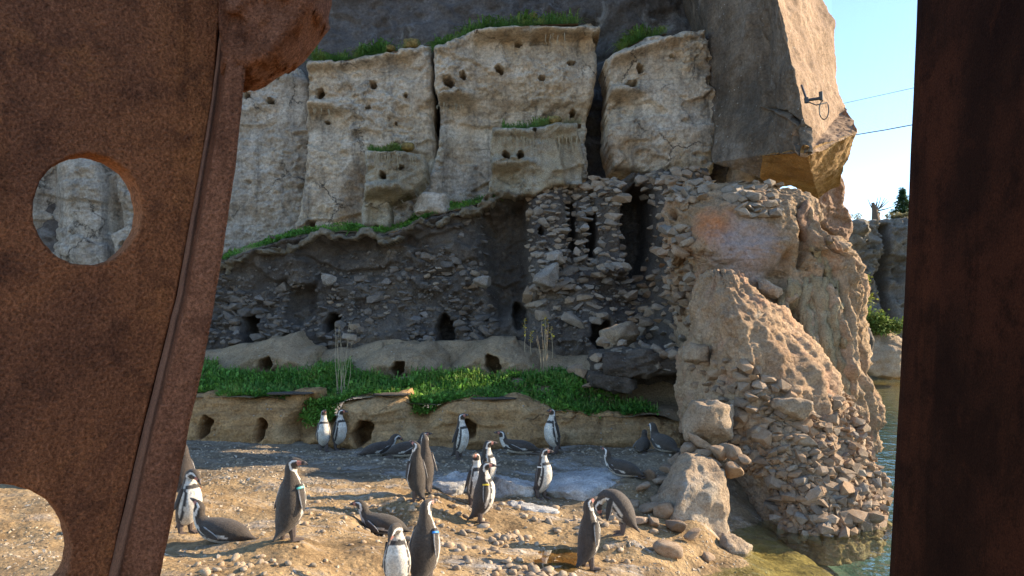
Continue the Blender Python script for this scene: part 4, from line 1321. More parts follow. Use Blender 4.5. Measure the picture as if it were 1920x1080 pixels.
# twisted root-like ribs draped down the sunny side
for k in range(22):
    x0, x1 = 1462 + 5.6 * k + random.gauss(0, 5), 1455 + 6.0 * k + random.gauss(0, 8)
    y0, y1 = 440 + random.uniform(0, 90), 735 + random.uniform(-60, 15)
    if k < 8:
        y0 += 60
    pts = []
    for q in range(30):
        u = q / 29
        p, nn = onto(tv, tn, x0 + (x1 - x0) * u + 9 * math.sin(u * 5 + k * 1.7), y0 + (y1 - y0) * u)
        pts.append(p + nn * 0.01)
    for _ in range(6):
        pts = [pts[0]] + [(pts[i - 1] + pts[i] * 2 + pts[i + 1]) / 4 for i in range(1, 29)] + [pts[-1]]
    r_ = random.uniform(0.04, 0.10)
    v, f = tube_data(pts, r_ * 0.7, r_ * 1.15, 10)
    v = np.array([tuple(q) for q in v])
    dn = 0.10 * fbm(v, 3.5, 5, 0.65) - 0.06 * fbm(v, 7, 3, 0.6, ridge=True)
    v = v + np.array([0.6, -0.8, 0.1]) * dn[:, None]
    child(obj('root_rib', v, np.array(f), M['ribs']), tow)
for (px, py, d, rad, rot, sd, mat) in ((1410, 600, 10.72, (0.16, 0.14, 0.17), (0, 0.3, 0), 1, 'boulder'), (1332, 790, 10.05, (0.34, 0.3, 0.34), (0, 0.15, 0), 2, 'boulder'), (1302, 665, 11.1, (0.2, 0.2, 0.17), (0, 0, 0), 3, 'boulder'),
                                       (1488, 765, 10.15, (0.30, 0.2, 0.18), (0, 0.25, 0), 5, 'boulder'), (1395, 690, 10.5, (0.15, 0.13, 0.13), (0, 0.5, 0), 6, 'mound'), (1440, 540, 12.1, (0.22, 0.2, 0.12), (0, 0.5, 0), 7, 'boulder')):
    blob('embedded_boulder', W(px, py, d), rad, M[mat], tow, 4, 0.10, 1.5, rot, 0.45, sd, 0.8)
o = blob('boulder', W(1305, 952, 9.3), (0.47, 0.40, 0.60), M['boulder'], None, 5, 0.08, 1.3, (0.1, 0.16, 0.2), 0.65, 3.7, 0.8)
tag(o, 'large upright brown boulder at the waterline beside the rubble', 'boulder')
o = blob('boulder', W(1378, 1030, 8.75), (0.2, 0.2, 0.14), M['boulder'], None, 4, 0.1, 1.3, (0, 0.4, 0), 0.4, 9.7, 0.8)
tag(o, 'small brown boulder lapped by the water under the large one', 'boulder')
# rocky shelf over the dark corner cave, with the cave's rear wall
sh = empty('rock_shelf', W(1190, 720, 12.8), 'rubble-topped rock shelf jutting over the dark corner cave', 'rock')
blob('shelf_body', W(1195, 678, 13.15), (0.82, 0.6, 0.26), M['wallcore'], sh, 5, 0.13, 1.6, (0, -0.05, 0.1), 0.5, 6.1)
blob('shelf_body', W(1145, 715, 13.0), (0.42, 0.4, 0.16), M['wallcore'], sh, 4, 0.14, 1.8, (0, 0.2, 0), 0.4, 7.1)
for k in range(46):
    w = W(random.uniform(1110, 1275), random.uniform(640, 690), 12.75)
    put_stone('stone_mid', w + Vector((0, random.uniform(-0.1, 0.2), 0)), random.uniform(0.07, 0.15), sh)
for px, py, d, s in ((1092, 700, 13.2, 0.17), (1105, 722, 13.1, 0.13), (1078, 690, 13.3, 0.14), (1112, 706, 13.0, 0.1)):
    put_stone('stone_warm', W(px, py, d), s, sh)
cv = Relief('cave_wall', [(1120, 690), (1300, 680), (1310, 860), (1200, 800), (1130, 760)], 13.7, M['wallcore'], None, res=0.04, amp=0.1, edge=0.1)
tag(cv.o, 'shadowed rear wall of the cave under the shelf', 'cave wall')

# ------------------------------------------------------------------ stones of the beach
def gz(x, y):
    return float(ground_z(x, y)[0])


for (px, py, d, rad, rot, sd, lab) in (
        (850, 905, 9.6, (0.34, 0.32, 0.16), (0, 0, 0.2), 1, 'pale flat guano-covered rock left of the penguin huddle'),
        (965, 915, 9.75, (0.37, 0.34, 0.2), (0, 0.25, 0.4), 2, 'bright white guano-covered rock right of the penguin huddle'),
        (985, 955, 9.15, (0.42, 0.3, 0.12), (0, 0.05, 0), 3, 'flat grey stone slab under the white-banded penguin'),
        (1105, 915, 10.0, (0.74, 0.6, 0.26), (0.22, 0.08, 0.2), 4, 'broad guano-streaked slab beneath the raised-head lying penguin')):
    o = blob('guano_rock', W(px, py + 6, d), rad, M['guano'], None, 5, 0.09, 1.5, rot, 0.55, sd, 0.85)
    tag(o, lab, 'rock')
shore = [(1215, 905, 9.9), (1240, 900, 9.8), (1205, 925, 9.6), (1190, 945, 9.3), (1215, 955, 9.1), (1245, 960, 9.0), (1225, 985, 8.7), (1195, 985, 8.7), (1265, 985, 8.7), (1180, 965, 9.0), (1300, 1000, 8.5), (1330, 1045, 8.2), (1250, 1040, 7.9), (1235, 935, 9.4),
         (1280, 880, 9.6), (1300, 862, 9.7), (1255, 880, 9.8), (1320, 850, 9.7), (1345, 845, 9.6), (1290, 845, 9.9), (1268, 862, 10.0), (1310, 830, 9.9), (1340, 870, 9.5), (1375, 880, 9.4), (1395, 860, 9.4), (1370, 845, 9.6)]
for k, (px, py, d) in enumerate(shore):
    o = put_stone('stone_warm', W(px, py, d), random.uniform(0.08, 0.15), None, name='shore_stone', yawfree=True)
    o.data = NEAR[k % 7]
    if k < 14:
        o.location.z = max(o.location.z, gz(o.location.x, o.location.y) + 0.03)
    tag(o, 'angular tan stone piled between the beach and the large upright boulder', 'stone', 'angular stones piled at the shore')

# pebbles: the largest singly, the rest as gravel
pebs = []
clusters = [((950, 1015), 190, 55, 105, (0.022, 0.065)), ((800, 948), 160, 20, 60, (0.02, 0.05)), ((1010, 1070), 90, 22, 50, (0.035, 0.07)), ((640, 1000), 260, 60, 50, (0.015, 0.04)), ((420, 1060), 130, 20, 25, (0.02, 0.045)), ((880, 880), 260, 30, 30, (0.02, 0.045)), ((1120, 975), 60, 20, 16, (0.03, 0.06))]
for (cx, cy), sx_, sy_, n, (s0, s1) in clusters:
    pxs = rng.normal(cx, sx_ * 0.55, n)
    pys = np.minimum(1100, rng.normal(cy, sy_ * 0.6, n))
    ds = np.linspace(5, 12, 240)
    dirs = [W(a, b, 1.0) for a, b in zip(pxs, pys)]
    for px, py, dv in zip(pxs, pys, dirs):
        hit = ds * dv.z < ground_z(ds * dv.x, ds, False)
        lo = ds[np.argmax(hit)] if hit.any() else 5
        w = W(px, py, lo)
        if abs(w.x - PUD.x) < 0.34 and abs(w.y - PUD.y) < 0.4 or w.z < WATER_Z:
            continue
        s = random.uniform(s0, s1)
        o = bpy.data.objects.new('pebble', random.choice(PEB))
        COL.objects.link(o)
        o.location = (w.x, w.y, gz(w.x, w.y) + s * 0.2)
        o.rotation_euler = (random.gauss(0, 0.25), random.gauss(0, 0.25), random.uniform(0, 6.28))
        o.scale = (s * random.uniform(0.9, 1.35), s, s * random.uniform(0.75, 1))
        pebs.append(o)
pebs.sort(key=lambda q: -q.scale[1] / q.location.y)
for o in pebs[300:]:
    bpy.data.objects.remove(o)
for o in pebs[:300]:
    tag(o, 'rounded tan pebble among many others on the penguin beach', 'pebble', 'pebbles scattered on the beach')
GV, GF = [], []
tmpl = [(np.array([v.co[:] for v in me.vertices]), [list(p.vertices) for p in me.polygons]) for me in (hull_stone(200 + k, 0.6, 9, 0.3) for k in range(6))]
nb_ = 0
NG = 11000
gx, gy = rng.uniform(-4.8, 2.6, NG), 5 + 7.2 * rng.uniform(0, 1, NG) ** 1.15
gden = perlin(np.stack([gx * 0.9, gy * 1.3, 0 * gx + 4.4], 1)) + 0.12 * sst(8.8, 9.6, gy)
gok = (np.abs(gx) < 0.66 * gy) & (gden > rng.uniform(-0.35, 0.22, NG))
for x, y in zip(gx[gok], gy[gok]):
    s = random.uniform(0.006, 0.021) * (1.6 if random.random() < 0.15 else 1) * (1.25 if y > 9 else 1)
    tv_, tf_ = random.choice(tmpl)
    a = random.uniform(0, 6.28)
    Rm = np.array([[math.cos(a), -math.sin(a), 0], [math.sin(a), math.cos(a), 0], [0, 0, 1]])
    GV.append(tv_ @ Rm.T * s + np.array([x, y, 0]))
    GF += [[i + nb_ for i in q] for q in tf_]
    nb_ += len(tv_)
GV = np.vstack(GV)
cents = ground_z(GV[:, 0], GV[:, 1])
GV[:, 2] += cents
M['gravel'] = rock('gravel_stone', (0.33, 0.26, 0.18), (0.45, 0.37, 0.27), (0.55, 0.50, 0.43), 6.0, 0.2)
tag(obj('gravel', [tuple(v) for v in GV], GF, M['gravel'], None, False), 'fine gravel and grit strewn over the sand', 'gravel', kind='stuff')

# ------------------------------------------------------------------ penguins
BLK, WHT, PNK, BEK = (0.052, 0.041, 0.033), (0.66, 0.63, 0.57), (0.46, 0.20, 0.16), (0.06, 0.05, 0.046)
POSE = {
    'stand': [(-.175, .03, .010, .006), (-.115, .075, .036, .026), (-.06, .13, .078, .072), (-.012, .205, .105, .1), (.012, .295, .109, .108), (.018, .38, .093, .097), (.010, .45, .070, .074), (.004, .505, .049, .053), (.006, .548, .043, .049), (.028, .585, .042, .046), (.066, .594, .031, .033), (.098, .590, .016, .020), (.128, .583, .010, .013), (.152, .572, .003, .004)],
    'lie': [(-.34, .055, .012, .006), (-.275, .07, .036, .025), (-.20, .088, .078, .066), (-.105, .102, .110, .092), (-.005, .110, .115, .1), (.085, .122, .100, .092), (.150, .152, .074, .074), (.192, .200, .051, .054), (.210, .245, .044, .049), (.236, .282, .042, .046), (.275, .292, .031, .033), (.308, .289, .016, .020), (.338, .282, .010, .013), (.362, .271, .003, .004)],
    'preen': [(-.20, .03, .010, .006), (-.15, .085, .036, .026), (-.10, .145, .078, .072), (-.05, .22, .105, .1), (.0, .295, .109, .106), (.06, .355, .092, .092), (.125, .375, .068, .068), (.175, .355, .05, .05), (.205, .315, .044, .047), (.218, .272, .042, .045), (.210, .232, .031, .033), (.198, .200, .016, .020), (.184, .172, .010, .013), (.170, .150, .003, .004)],
}


def catmull(C, n):
    C = np.array(C, float)
    m = len(C)
    tt = np.linspace(0, m - 1, n)
    i = np.clip(np.floor(tt).astype(int), 0, m - 2)
    f = (tt - i)[:, None]
    g = lambda k: C[np.clip(k, 0, m - 1)]
    p0, p1, p2, p3 = g(i - 1), g(i), g(i + 1), g(i + 2)
    return 0.5 * (2 * p1 + (p2 - p0) * f + (2 * p0 - 5 * p1 + 4 * p2 - p3) * f ** 2 + (3 * p1 - p0 - 3 * p2 + p3) * f ** 3), tt


def penguin(px, py, d, hs, pose, head, hyaw, hpitch, band, lab):
    w = W(px, py, d)
    g0 = gz(w.x, w.y)
    seed = px * 0.137
    rr = random.Random(px * 7 + py)
    root = empty('penguin', (w.x, w.y, max(w.z, g0) - 0.006), lab, 'penguin', 'penguins on the beach')
    root.rotation_euler = (0, 0, R(head - 90))
    root.scale = (hs * rr.uniform(0.97, 1.03), hs, hs * rr.uniform(0.98, 1.02))
    C = [list(q) for q in POSE[pose]]
    fat = rr.uniform(0.95, 1.06)
    for q in C[2:6]:
        q[2] *= fat
        q[3] *= fat
    # head pitch: turn control points 7.. about the neck
    if hpitch:
        c0, z0 = C[7][0], C[7][1]
        for k in range(8, 14):
            a = R(hpitch) * min(1.0, (k - 7) / 2.5)
            y_, z_ = C[k][0] - c0, C[k][1] - z0
            C[k][0] = c0 + y_ * math.cos(a) - z_ * math.sin(a) * (0.6 if hpitch > 0 else 1.0)
            C[k][1] = z0 + y_ * math.sin(a) + z_ * math.cos(a)
    nr, nf_ = 96, 44
    S, ci = catmull(C, nr)
    S[:, 2:] = np.clip(S[:, 2:], 0.002, None)
    T = np.gradient(S[:, :2], axis=0)
    T /= np.linalg.norm(T, axis=1)[:, None]
    Vn = np.stack([T[:, 1], -T[:, 0]], 1)      # ventral direction in (y, z)
    ph = np.linspace(-math.pi, math.pi, nf_, endpoint=False)
    xx = S[:, 2, None] * np.sin(ph)
    yy = S[:, 0, None] + Vn[:, 0, None] * S[:, 3, None] * np.cos(ph)
    zz = S[:, 1, None] + Vn[:, 1, None] * S[:, 3, None] * np.cos(ph)
    if pose == 'lie':
        zz = np.where(zz < 0.0, zz * 0.15, zz)
    P = np.stack([xx, yy, zz], -1)
    # head yaw about the neck axis
    wy = sst(6.6, 9.0, ci) * R(hyaw)
    c0 = np.array([0.0, S[int(nr * 8 / 13), 0]])
    cs, sn = np.cos(wy)[:, None], np.sin(wy)[:, None]
    x_, y_ = P[..., 0] - c0[0], P[..., 1] - c0[1]
    P[..., 0], P[..., 1] = c0[0] + x_ * cs - y_ * sn, c0[1] + x_ * sn + y_ * cs
    V = P.reshape(-1, 3)
    CI = np.repeat(ci, nf_)
    PH = np.abs(np.tile(ph, nr))
    nz_ = perlin(V * 22 + seed)
    V = V + (0.004 * nz_ * sst(13, 9, CI) * sst(0, 2, CI))[:, None]
    # plumage pattern
    j = 0.10 * perlin(V * 30 + seed)
    p_, c_ = PH + j, CI + j
    col = np.tile(np.array(BLK), (len(V), 1))
    tone = 1 + 0.25 * perlin(V * 8 + seed)
    col *= (tone * (1 + 0.35 * rr.random()))[:, None] * np.array([1.0, 1 - 0.06 * rr.random(), 1 - 0.12 * rr.random()])

    def put(m, cc):
        col[m] = np.array(cc)
    edge_ = np.interp(CI, [1.2, 2.0, 3, 5, 6, 7, 8], [0.35, 0.9, 1.45, 1.5, 1.45, 1.35, 1.25])
    put((c_ > 1.5) & (c_ < 8.3) & (p_ < edge_), WHT)
    put((c_ > 2.0) & (c_ < 6.0) & (p_ > 0.98) & (p_ < 1.25), (0.045, 0.04, 0.038))
    put((c_ > 5.55) & (c_ < 6.15) & (p_ < 1.25), (0.05, 0.044, 0.04))
    lo_ = np.interp(CI, [7.6, 8.5, 9.3, 10.2], [1.15, 1.35, 1.75, 1.95])
    put((c_ > 7.6) & (c_ < 10.3) & (p_ > lo_) & (p_ < lo_ + np.interp(CI, [8, 9.5, 10.3], [0.5, 0.42, 0.3])), (0.72, 0.70, 0.66))
    put((c_ > 10.25) & (c_ < 11.1) & (p_ < 2.2), PNK)
    put((c_ > 11.1), BEK)
    put((c_ > 11.8) & (c_ < 12.4), (0.16, 0.13, 0.12))
    dirt = np.clip(0.25 + 1.6 * perlin(V * 13 + seed), 0, 1) * sst(5.2, 2.2, CI) * 0.55 + 0.12 * np.clip(perlin(V * 40 + seed) * 2, 0, 1)
    isw = (col.min(1) > 0.4)[:, None]
    col = np.where(isw, col * (1 - dirt[:, None]) + np.array([0.40, 0.30, 0.20]) * dirt[:, None], col)
    idx = np.arange(nr * nf_).reshape(nr, nf_)
    nx_ = np.roll(idx, -1, 1)
    f = np.stack([idx[:-1], nx_[:-1], nx_[1:], idx[1:]], -1).reshape(-1, 4)
    body = obj('body', V, f, M['plumage'], root)
    ca_ = body.data.color_attributes.new('plumage', 'FLOAT_COLOR', 'POINT')
    ca_.data.foreach_set('color', np.concatenate([np.clip(col, 0.01, 0.9), np.ones((len(V), 1))], 1).astype(np.float32).ravel())
    # eyes
    for sgn in (-1, 1):
        k = int(nr * 9.75 / 13)
        a = int((math.pi + sgn * 1.5) / (2 * math.pi) * nf_) % nf_
        ve, fe = ico(2)
        e = obj('eye', ve * 0.0062 + P[k, a], fe, M['eye'], root)
    # flippers
    for sgn in (-1, 1):
        if pose == 'lie':
            rt = Vector((sgn * 0.088, 0.125, 0.145))
            dr = Vector((sgn * rr.uniform(0.12, 0.4), -0.85, -0.42)).normalized()
        elif pose == 'preen':
            rt = Vector((sgn * 0.085, 0.07, 0.36))
            dr = Vector((sgn * (0.25 if sgn > 0 else 0.15), 0.25, -0.9)).normalized()
        else:
            rt = Vector((sgn * 0.082, 0.012, 0.435))
            dr = Vector((sgn * rr.uniform(0.14, 0.32), rr.uniform(-0.22, 0.08), -0.95)).normalized()
        Ln = 0.215
        fw = Vector((0, 1, 0)) if pose != 'lie' else Vector((0, 0.3, -1))
        fw = (fw - dr * fw.dot(dr)).normalized()
        th = dr.cross(fw)
        prof = [(0, .020, .014), (.08, .026, .014), (.2, .030, .012), (.45, .031, .009), (.7, .026, .007), (.9, .016, .005), (1.0, .004, .003)]
        fv, ff, fc = [], [], []
        ns_ = 14
        for q, (tq, wq, hq) in enumerate(prof):
            cen = rt + dr * (Ln * tq) - fw * (0.02 * tq * tq) + th * (sgn * 0.0 - 0.0)
            for s_ in range(ns_):
                a = 2 * math.pi * s_ / ns_
                fv.append(cen + fw * (wq * math.cos(a)) + th * (hq * math.sin(a)))
                outer = (th * math.sin(a)).x * sgn
                edge_w = math.cos(a) < -0.8 and 0.15 < tq
                if edge_w or outer < -0.35:
                    fc.append((0.42, 0.39, 0.36, 1))
                else:
                    fc.append((BLK[0] * 0.85, BLK[1] * 0.85, BLK[2] * 0.85, 1))
        for q in range(len(prof) - 1):
            for s_ in range(ns_):
                ff.append((q * ns_ + s_, q * ns_ + (s_ + 1) % ns_, (q + 1) * ns_ + (s_ + 1) % ns_, (q + 1) * ns_ + s_))
        ff.append(tuple(range((len(prof) - 1) * ns_, len(prof) * ns_)))
        fo = obj('flipper', fv, ff, M['plumage'], root)
        ca_ = fo.data.color_attributes.new('plumage', 'FLOAT_COLOR', 'POINT')
        ca_.data.foreach_set('color', np.array(fc, np.float32).ravel())
        if band and sgn == (1 if band in ('yellow', 'blue', 'teal', 'white') else -1):
            bv, bf = [], []
            for q, (tq, k_) in enumerate(((.10, 1.0), (.10, 1.22), (.17, 1.22), (.17, 1.0))):
                cen = rt + dr * (Ln * tq)
                for s_ in range(ns_):
                    a = 2 * math.pi * s_ / ns_
                    bv.append(cen + fw * (.029 * k_ * math.cos(a)) + th * (.0165 * k_ * math.sin(a)))
            for q in range(3):
                for s_ in range(ns_):
                    bf.append((q * ns_ + s_, q * ns_ + (s_ + 1) % ns_, (q + 1) * ns_ + (s_ + 1) % ns_, (q + 1) * ns_ + s_))
            obj('flipper_band', bv, bf, M['band_' + band], fo, smooth=False)
    # webbed feet
    for sgn in (-1, 1):
        if pose == 'lie':
            if sgn < 0:
                continue
            base = Vector((0.05, -0.24, 0.012))
            ang = math.pi
        else:
            base = Vector((sgn * 0.05, -0.015 + 0.02 * sgn * rr.uniform(-1, 1), 0.0))
            ang = sgn * -0.2
        out = [(-.012, -.025), (-.020, .01), (-.036, .075), (-.022, .068), (-.012, .088), (0, .078), (.012, .088), (.022, .068), (.036, .075), (.020, .01), (.012, -.025)]
        cs_, sn_ = math.cos(ang), math.sin(ang)
        tv_ = []
        for z_, k_ in ((0.0, 1.0), (0.012, 0.9)):
            for a, b in out:
                zt = z_ + (0.012 if z_ and b < 0.02 else 0)
                tv_.append(base + Vector((k_ * (a * cs_ - b * sn_), k_ * (a * sn_ + b * cs_), zt)))
        n_ = len(out)
        tf_ = [tuple(range(n_ - 1, -1, -1)), tuple(range(n_, 2 * n_))] + [(k, (k + 1) % n_, n_ + (k + 1) % n_, n_ + k) for k in range(n_)]
        if pose != 'lie':
            lv, lf = tube_data([base + Vector((0, -.012, .008)), base + Vector((0, -.014, .05)), base + Vector((-sgn * .004, -.02, .12))], .017, .034, 8)
            o_ = len(tv_)
            tv_ += lv
            tf_ += [tuple(i + o_ for i in q) for q in lf]
        obj('foot', tv_, tf_, M['foot'], root, smooth=False)
    return root


for p in PENG:
    penguin(*p)

# ------------------------------------------------------------------ plants on the terrace
def stems(name, base, n, h, lean, r, mat, lab, cat, buds=None, leaf=None):
    root = empty(name, base, lab, cat)
    for k in range(n):
        a = random.uniform(0, 6.28)
        ln = random.uniform(0.05, 1) * lean
        hh = h * random.uniform(0.65, 1.1)
        top = Vector((math.cos(a) * ln, math.sin(a) * ln, hh))
        b0_ = Vector((random.gauss(0, 0.06), random.gauss(0, 0.06), 0))
        pts = [b0_ + (top * q / 5) + Vector((random.gauss(0, 0.008), random.gauss(0, 0.008), 0)) for q in range(6)]
        v, f = tube_data(pts, r, r * 0.4)
        s = obj('stem', v, f, mat, root)
        if buds:
            lines = []
            bv = []
            for q in range(9):
                p = pts[3].lerp(pts[5], q / 8)
                for _ in range(3):
                    bv.append(p + Vector((random.gauss(0, 0.018), random.gauss(0, 0.018), random.gauss(0, 0.015))))
            P = np.array(bv)
            blades('bud', P, 0.05, buds, 0.5, 1.2, 0.6, s)
    return root


stems('dry_stalk', W(640, 745, 13.0) - Vector((0, 0, 0.0)), 9, 1.15, 0.22, 0.006, M['stalk'], 'bundle of thin dry grey stalks rising from the grass at the left', 'plant')
stems('dry_stalk', W(1020, 720, 13.9), 7, 1.1, 0.2, 0.006, M['stalk'], 'bundle of bare dry stalks under the yellow flower stems', 'plant')
for k, (px, py, h) in enumerate(((988, 672, 0.85), (1002, 668, 0.6), (1015, 672, 0.85), (1028, 672, 0.85))):
    stems('flower_stalk', W(px, py, 14.35), 1, h, 0.02, 0.009, M['stalk'], ('leftmost yellow-budded flower stalk before the stone heap', 'shortest yellow-budded flower stalk, second from the left', 'yellow-budded flower stalk, third from the left', 'rightmost yellow-budded flower stalk before the stone heap')[k], 'flower', M['flower'])

# ------------------------------------------------------------------ behind the tower, right: far rocks, bushes, tree, net
def leaf_crown(name, c, rad, n, size, mat, parent=None, clumps=12):
    cc = rng.normal(size=(clumps, 3))
    cc /= np.linalg.norm(cc, axis=1)[:, None]
    cc *= rng.uniform(0.35, 0.85, (clumps, 1))
    P = []
    for k in range(n):
        q = cc[k % clumps] + rng.normal(0, 0.2, 3)
        P.append(q * np.array(rad) + np.array(c))
    return blades(name, np.array(P), size, mat, 0.3, 1.3, 0.7, parent)


far = Relief('far_cliff', [(1480, 470), (1560, 430), (1590, 415), (1640, 410), (1690, 405), (1760, 412), (1850, 420), (1950, 450), (1950, 740), (1480, 740)], 45, M['farcliff'], None, res=0.09, amp=0.55, ns=0.5, edge=0.5, thick=6, rough=4.0,
             mod=lambda y, px, py, Q: y - 1.5 * (0.3 - np.abs(perlin(np.stack([Q[:, 0] * 0.55, Q[:, 1] * 0, Q[:, 2] * 0.12], 1)))) + 1.5 * inpoly([(1655, 420), (1668, 420), (1662, 640), (1645, 640)], px, py, 5))
tag(far.o, 'far grey-brown artificial cliff with vertical folds across the pool', 'cliff')
o = blob('boulder', W(1648, 662, 38.5), (1.75, 1.4, 1.35), M['boulder'], None, 5, 0.08, 1.3, (0, 0.2, 0), 0.4, 7.7, 0.6)
tag(o, 'tan boulder standing in the pool beyond the tower with a bush on top', 'boulder')
o = blob('boulder', W(1598, 640, 33), (0.7, 1.0, 0.9), M['wallcore'], None, 4, 0.14, 1.8, (0, 0, 0), 0.4, 8.7, 0.5)
tag(o, 'brown rough boulder at the pool edge touching the tower outline', 'boulder')
bu = empty('bush', W(1640, 620, 38), 'yellow-green bush on top of the boulder in the pool', 'bush')
child(leaf_crown('crown', W(1655, 602, 38), (1.3, 0.9, 0.7), 4200, 0.17, M['bushleaf']), bu)
bu = empty('shrub', W(1605, 600, 20), 'sparse yellow-leaved shrub behind the right edge of the tower', 'shrub')
child(leaf_crown('crown', W(1612, 545, 20), (0.32, 0.3, 0.55), 420, 0.09, M['yellowleaf'], None, 9), bu)
ln = [([W(1600, 610, 20), W(1606, 570, 20), W(1612 + dx, 525 + dy, 20)], 0.015, 0.005) for dx, dy in ((0, 0), (10, 10), (-8, 20), (14, 35))]
child(tubes('stem', ln, M['stalk']), bu)
# conifer beyond the far cliff
tr = empty('conifer_tree', W(1690, 425, 75), 'small dark green conifer rising over the far cliff', 'tree')
child(tubes('trunk', [([W(1691, 430, 75), W(1692, 395, 75), W(1692, 358, 75)], 0.18, 0.03)], M['bark']), tr)
P = []
for k in range(3600):
    u = random.random() ** 0.7
    a = random.uniform(0, 6.28)
    rad = 2.3 * u * (0.75 + 0.25 * math.sin(u * 40)) * random.uniform(0.3, 1)
    z = W(1692, 352, 75).z - u * 3.8
    cx = W(1692, 356, 75)
    P.append((cx.x + rad * math.cos(a), 75 + rad * math.sin(a), z - 0.2 * rad))
child(blades('crown', np.array(P), 0.34, M['conifer'], -0.1, 0.7, 0.35), tr)
st = empty('tree_stump', W(1642, 412, 50), 'bare broken tree stump with thin twigs on the far cliff top', 'stump')
child(tubes('trunk', [([W(1642, 414, 50), W(1640, 395, 50), W(1636, 380, 50)], 0.3, 0.1), ([W(1643, 412, 50), W(1648, 398, 50)], 0.18, 0.1)], M['bark']), st)
tw = []
for k in range(9):
    x0, y0 = 1641 + random.uniform(-3, 6), 395
    dx, dy = random.uniform(-12, 32), random.uniform(-30, -8)
    tw.append(([W(x0, y0, 50), W(x0 + dx * 0.5, y0 + dy * 0.4, 50), W(x0 + dx, y0 + dy, 50)], 0.05, 0.015))
child(tubes('twigs', tw, M['bark']), st)
bu = empty('bush', W(1688, 415, 47), 'olive bush on the far cliff top below the conifer', 'bush')
child(leaf_crown('crown', W(1690, 405, 47), (0.75, 0.6, 0.3), 900, 0.16, M['drygrass']), bu)
bu = empty('bush', W(1608, 420, 47), 'thin grey bush on the far cliff top beside the tower', 'bush')
child(leaf_crown('crown', W(1608, 405, 47), (0.35, 0.4, 0.35), 130, 0.12, M['drygrass']), bu)
# aviary cables and net
a0, a1 = W(1560, 260, 24), W(1780, 221, 20)
tag(tubes('cable', [([a0, (a0 + a1) / 2 - Vector((0, 0, 0.02)), a1], 0.014, 0.014)], M['cable']), 'lower dark border cable of the aviary net against the sky', 'cable')
b0_, b1_ = W(1540, 203, 24.5), W(1780, 150, 20.5)
tag(tubes('cable', [([b0_, b1_], 0.007, 0.007)], M['cable']), 'thin upper cable of the aviary net against the sky', 'cable')
lines = []
up = (W(1560, -150, 26) - a0)
al = (a1 - a0)
NV, NF = [], []


def ribbon(p, q, w):
    d_ = (q - p).normalized()
    s_ = d_.cross(Vector((0, 1, 0))).normalized() * w
    n_ = len(NV)
    NV.extend([p - s_, p + s_, q + s_, q - s_])
    NF.append((n_, n_ + 1, n_ + 2, n_ + 3))


n_al, n_up = int(al.length / 0.045), int(up.length / 0.045)
for k in range(n_al + 1):
    ribbon(a0 + al * (k / n_al), a0 + al * (k / n_al) + up, 0.0009)
for k in range(n_up + 1):
    ribbon(a0 + up * (k / n_up), a1 + up * (k / n_up), 0.0009)
tag(obj('aviary_net', NV, NF, M['net'], None, False), 'fine bird net stretched above the pool against the sky', 'net')
# bracket with a hose loop on the prow
bk = empty('hose_bracket', W(1515, 190, 13.0), 'small black bracket with a hanging hose loop on the sunlit prow', 'bracket')
q0, q1, q2 = W(1503, 160, 13.15), W(1513, 188, 12.85), W(1540, 184, 12.85)
child(tubes('arm', [([q0, q1], 0.02, 0.02), ([q1, q2], 0.026, 0.026), ([W(1512, 183, 12.85), W(1513, 193, 12.85)], 0.04, 0.04)], M['steel']), bk)
child(tubes('nozzle', [([W(1539, 172, 12.85), W(1540, 188, 12.85)], 0.035, 0.03)], M['steel']), bk)
lp = [W(1541 + 9 * math.sin(a) + 4, 206 - 18 * math.cos(a), 12.85) for a in np.linspace(0, 6.0, 18)]
child(tubes('hose', [([q1 + Vector((0, 0, -0.02)), W(1530, 197, 12.85)] + lp[2:], 0.011, 0.011)], M['cable']), bk)

# ------------------------------------------------------------------ the rusty steel in front of the camera
def plate(name, outline, holes, Y0, thick, mat, parent, turn=0.0):
    """flat steel plate in the plane y = Y0 (+turn*x) cut out with round holes"""
    cu = bpy.data.curves.new('c', 'CURVE')
    cu.dimensions = '2D'
    cu.fill_mode = 'BOTH'
    cu.extrude = thick / 2
    cu.bevel_depth = 0.0025
    cu.bevel_resolution = 2
    cu.resolution_u = 24

    nrm = math.sqrt(1 + turn * turn)

    def pt(px, py):
        d_ = W(px, py, 1.0)
        k_ = Y0 / (1 - turn * d_.x)
        return d_.x * k_ * nrm, d_.z * k_
    sp = cu.splines.new('POLY')
    sp.points.add(len(outline) - 1)
    for k, (a, b) in enumerate(outline):
        x, z = pt(a, b)
        sp.points[k].co = (x, z, 0, 1)
    sp.use_cyclic_u = True
    for (a, b, rx, ry) in holes:
        sp = cu.splines.new('POLY')
        sp.points.add(95)
        for k in range(96):
            t_ = 2 * math.pi * k / 96
            wob = 1 + 0.006 * math.sin(7 * t_) + 0.005 * math.sin(17 * t_ + 2) + 0.004 * math.sin(31 * t_)
            x, z = pt(a + rx * wob * math.cos(t_), b + ry * wob * math.sin(t_))
            sp.points[k].co = (x, z, 0, 1)
        sp.use_cyclic_u = True
    to = bpy.data.objects.new('tmp', cu)
    COL.objects.link(to)
    dg = bpy.context.evaluated_depsgraph_get()
    me = bpy.data.meshes.new_from_object(to.evaluated_get(dg), depsgraph=dg)
    bpy.data.objects.remove(to)
    me.transform(Matrix(((1 / nrm, 0, turn / nrm, 0), (turn / nrm, 0, -1 / nrm, Y0), (0, 1, 0, 0), (0, 0, 0, 1))))
    me.materials.clear()
    me.materials.append(mat)
    me.name = name
    o = bpy.data.objects.new(name, me)
    COL.objects.link(o)
    child(o, parent)
    return o


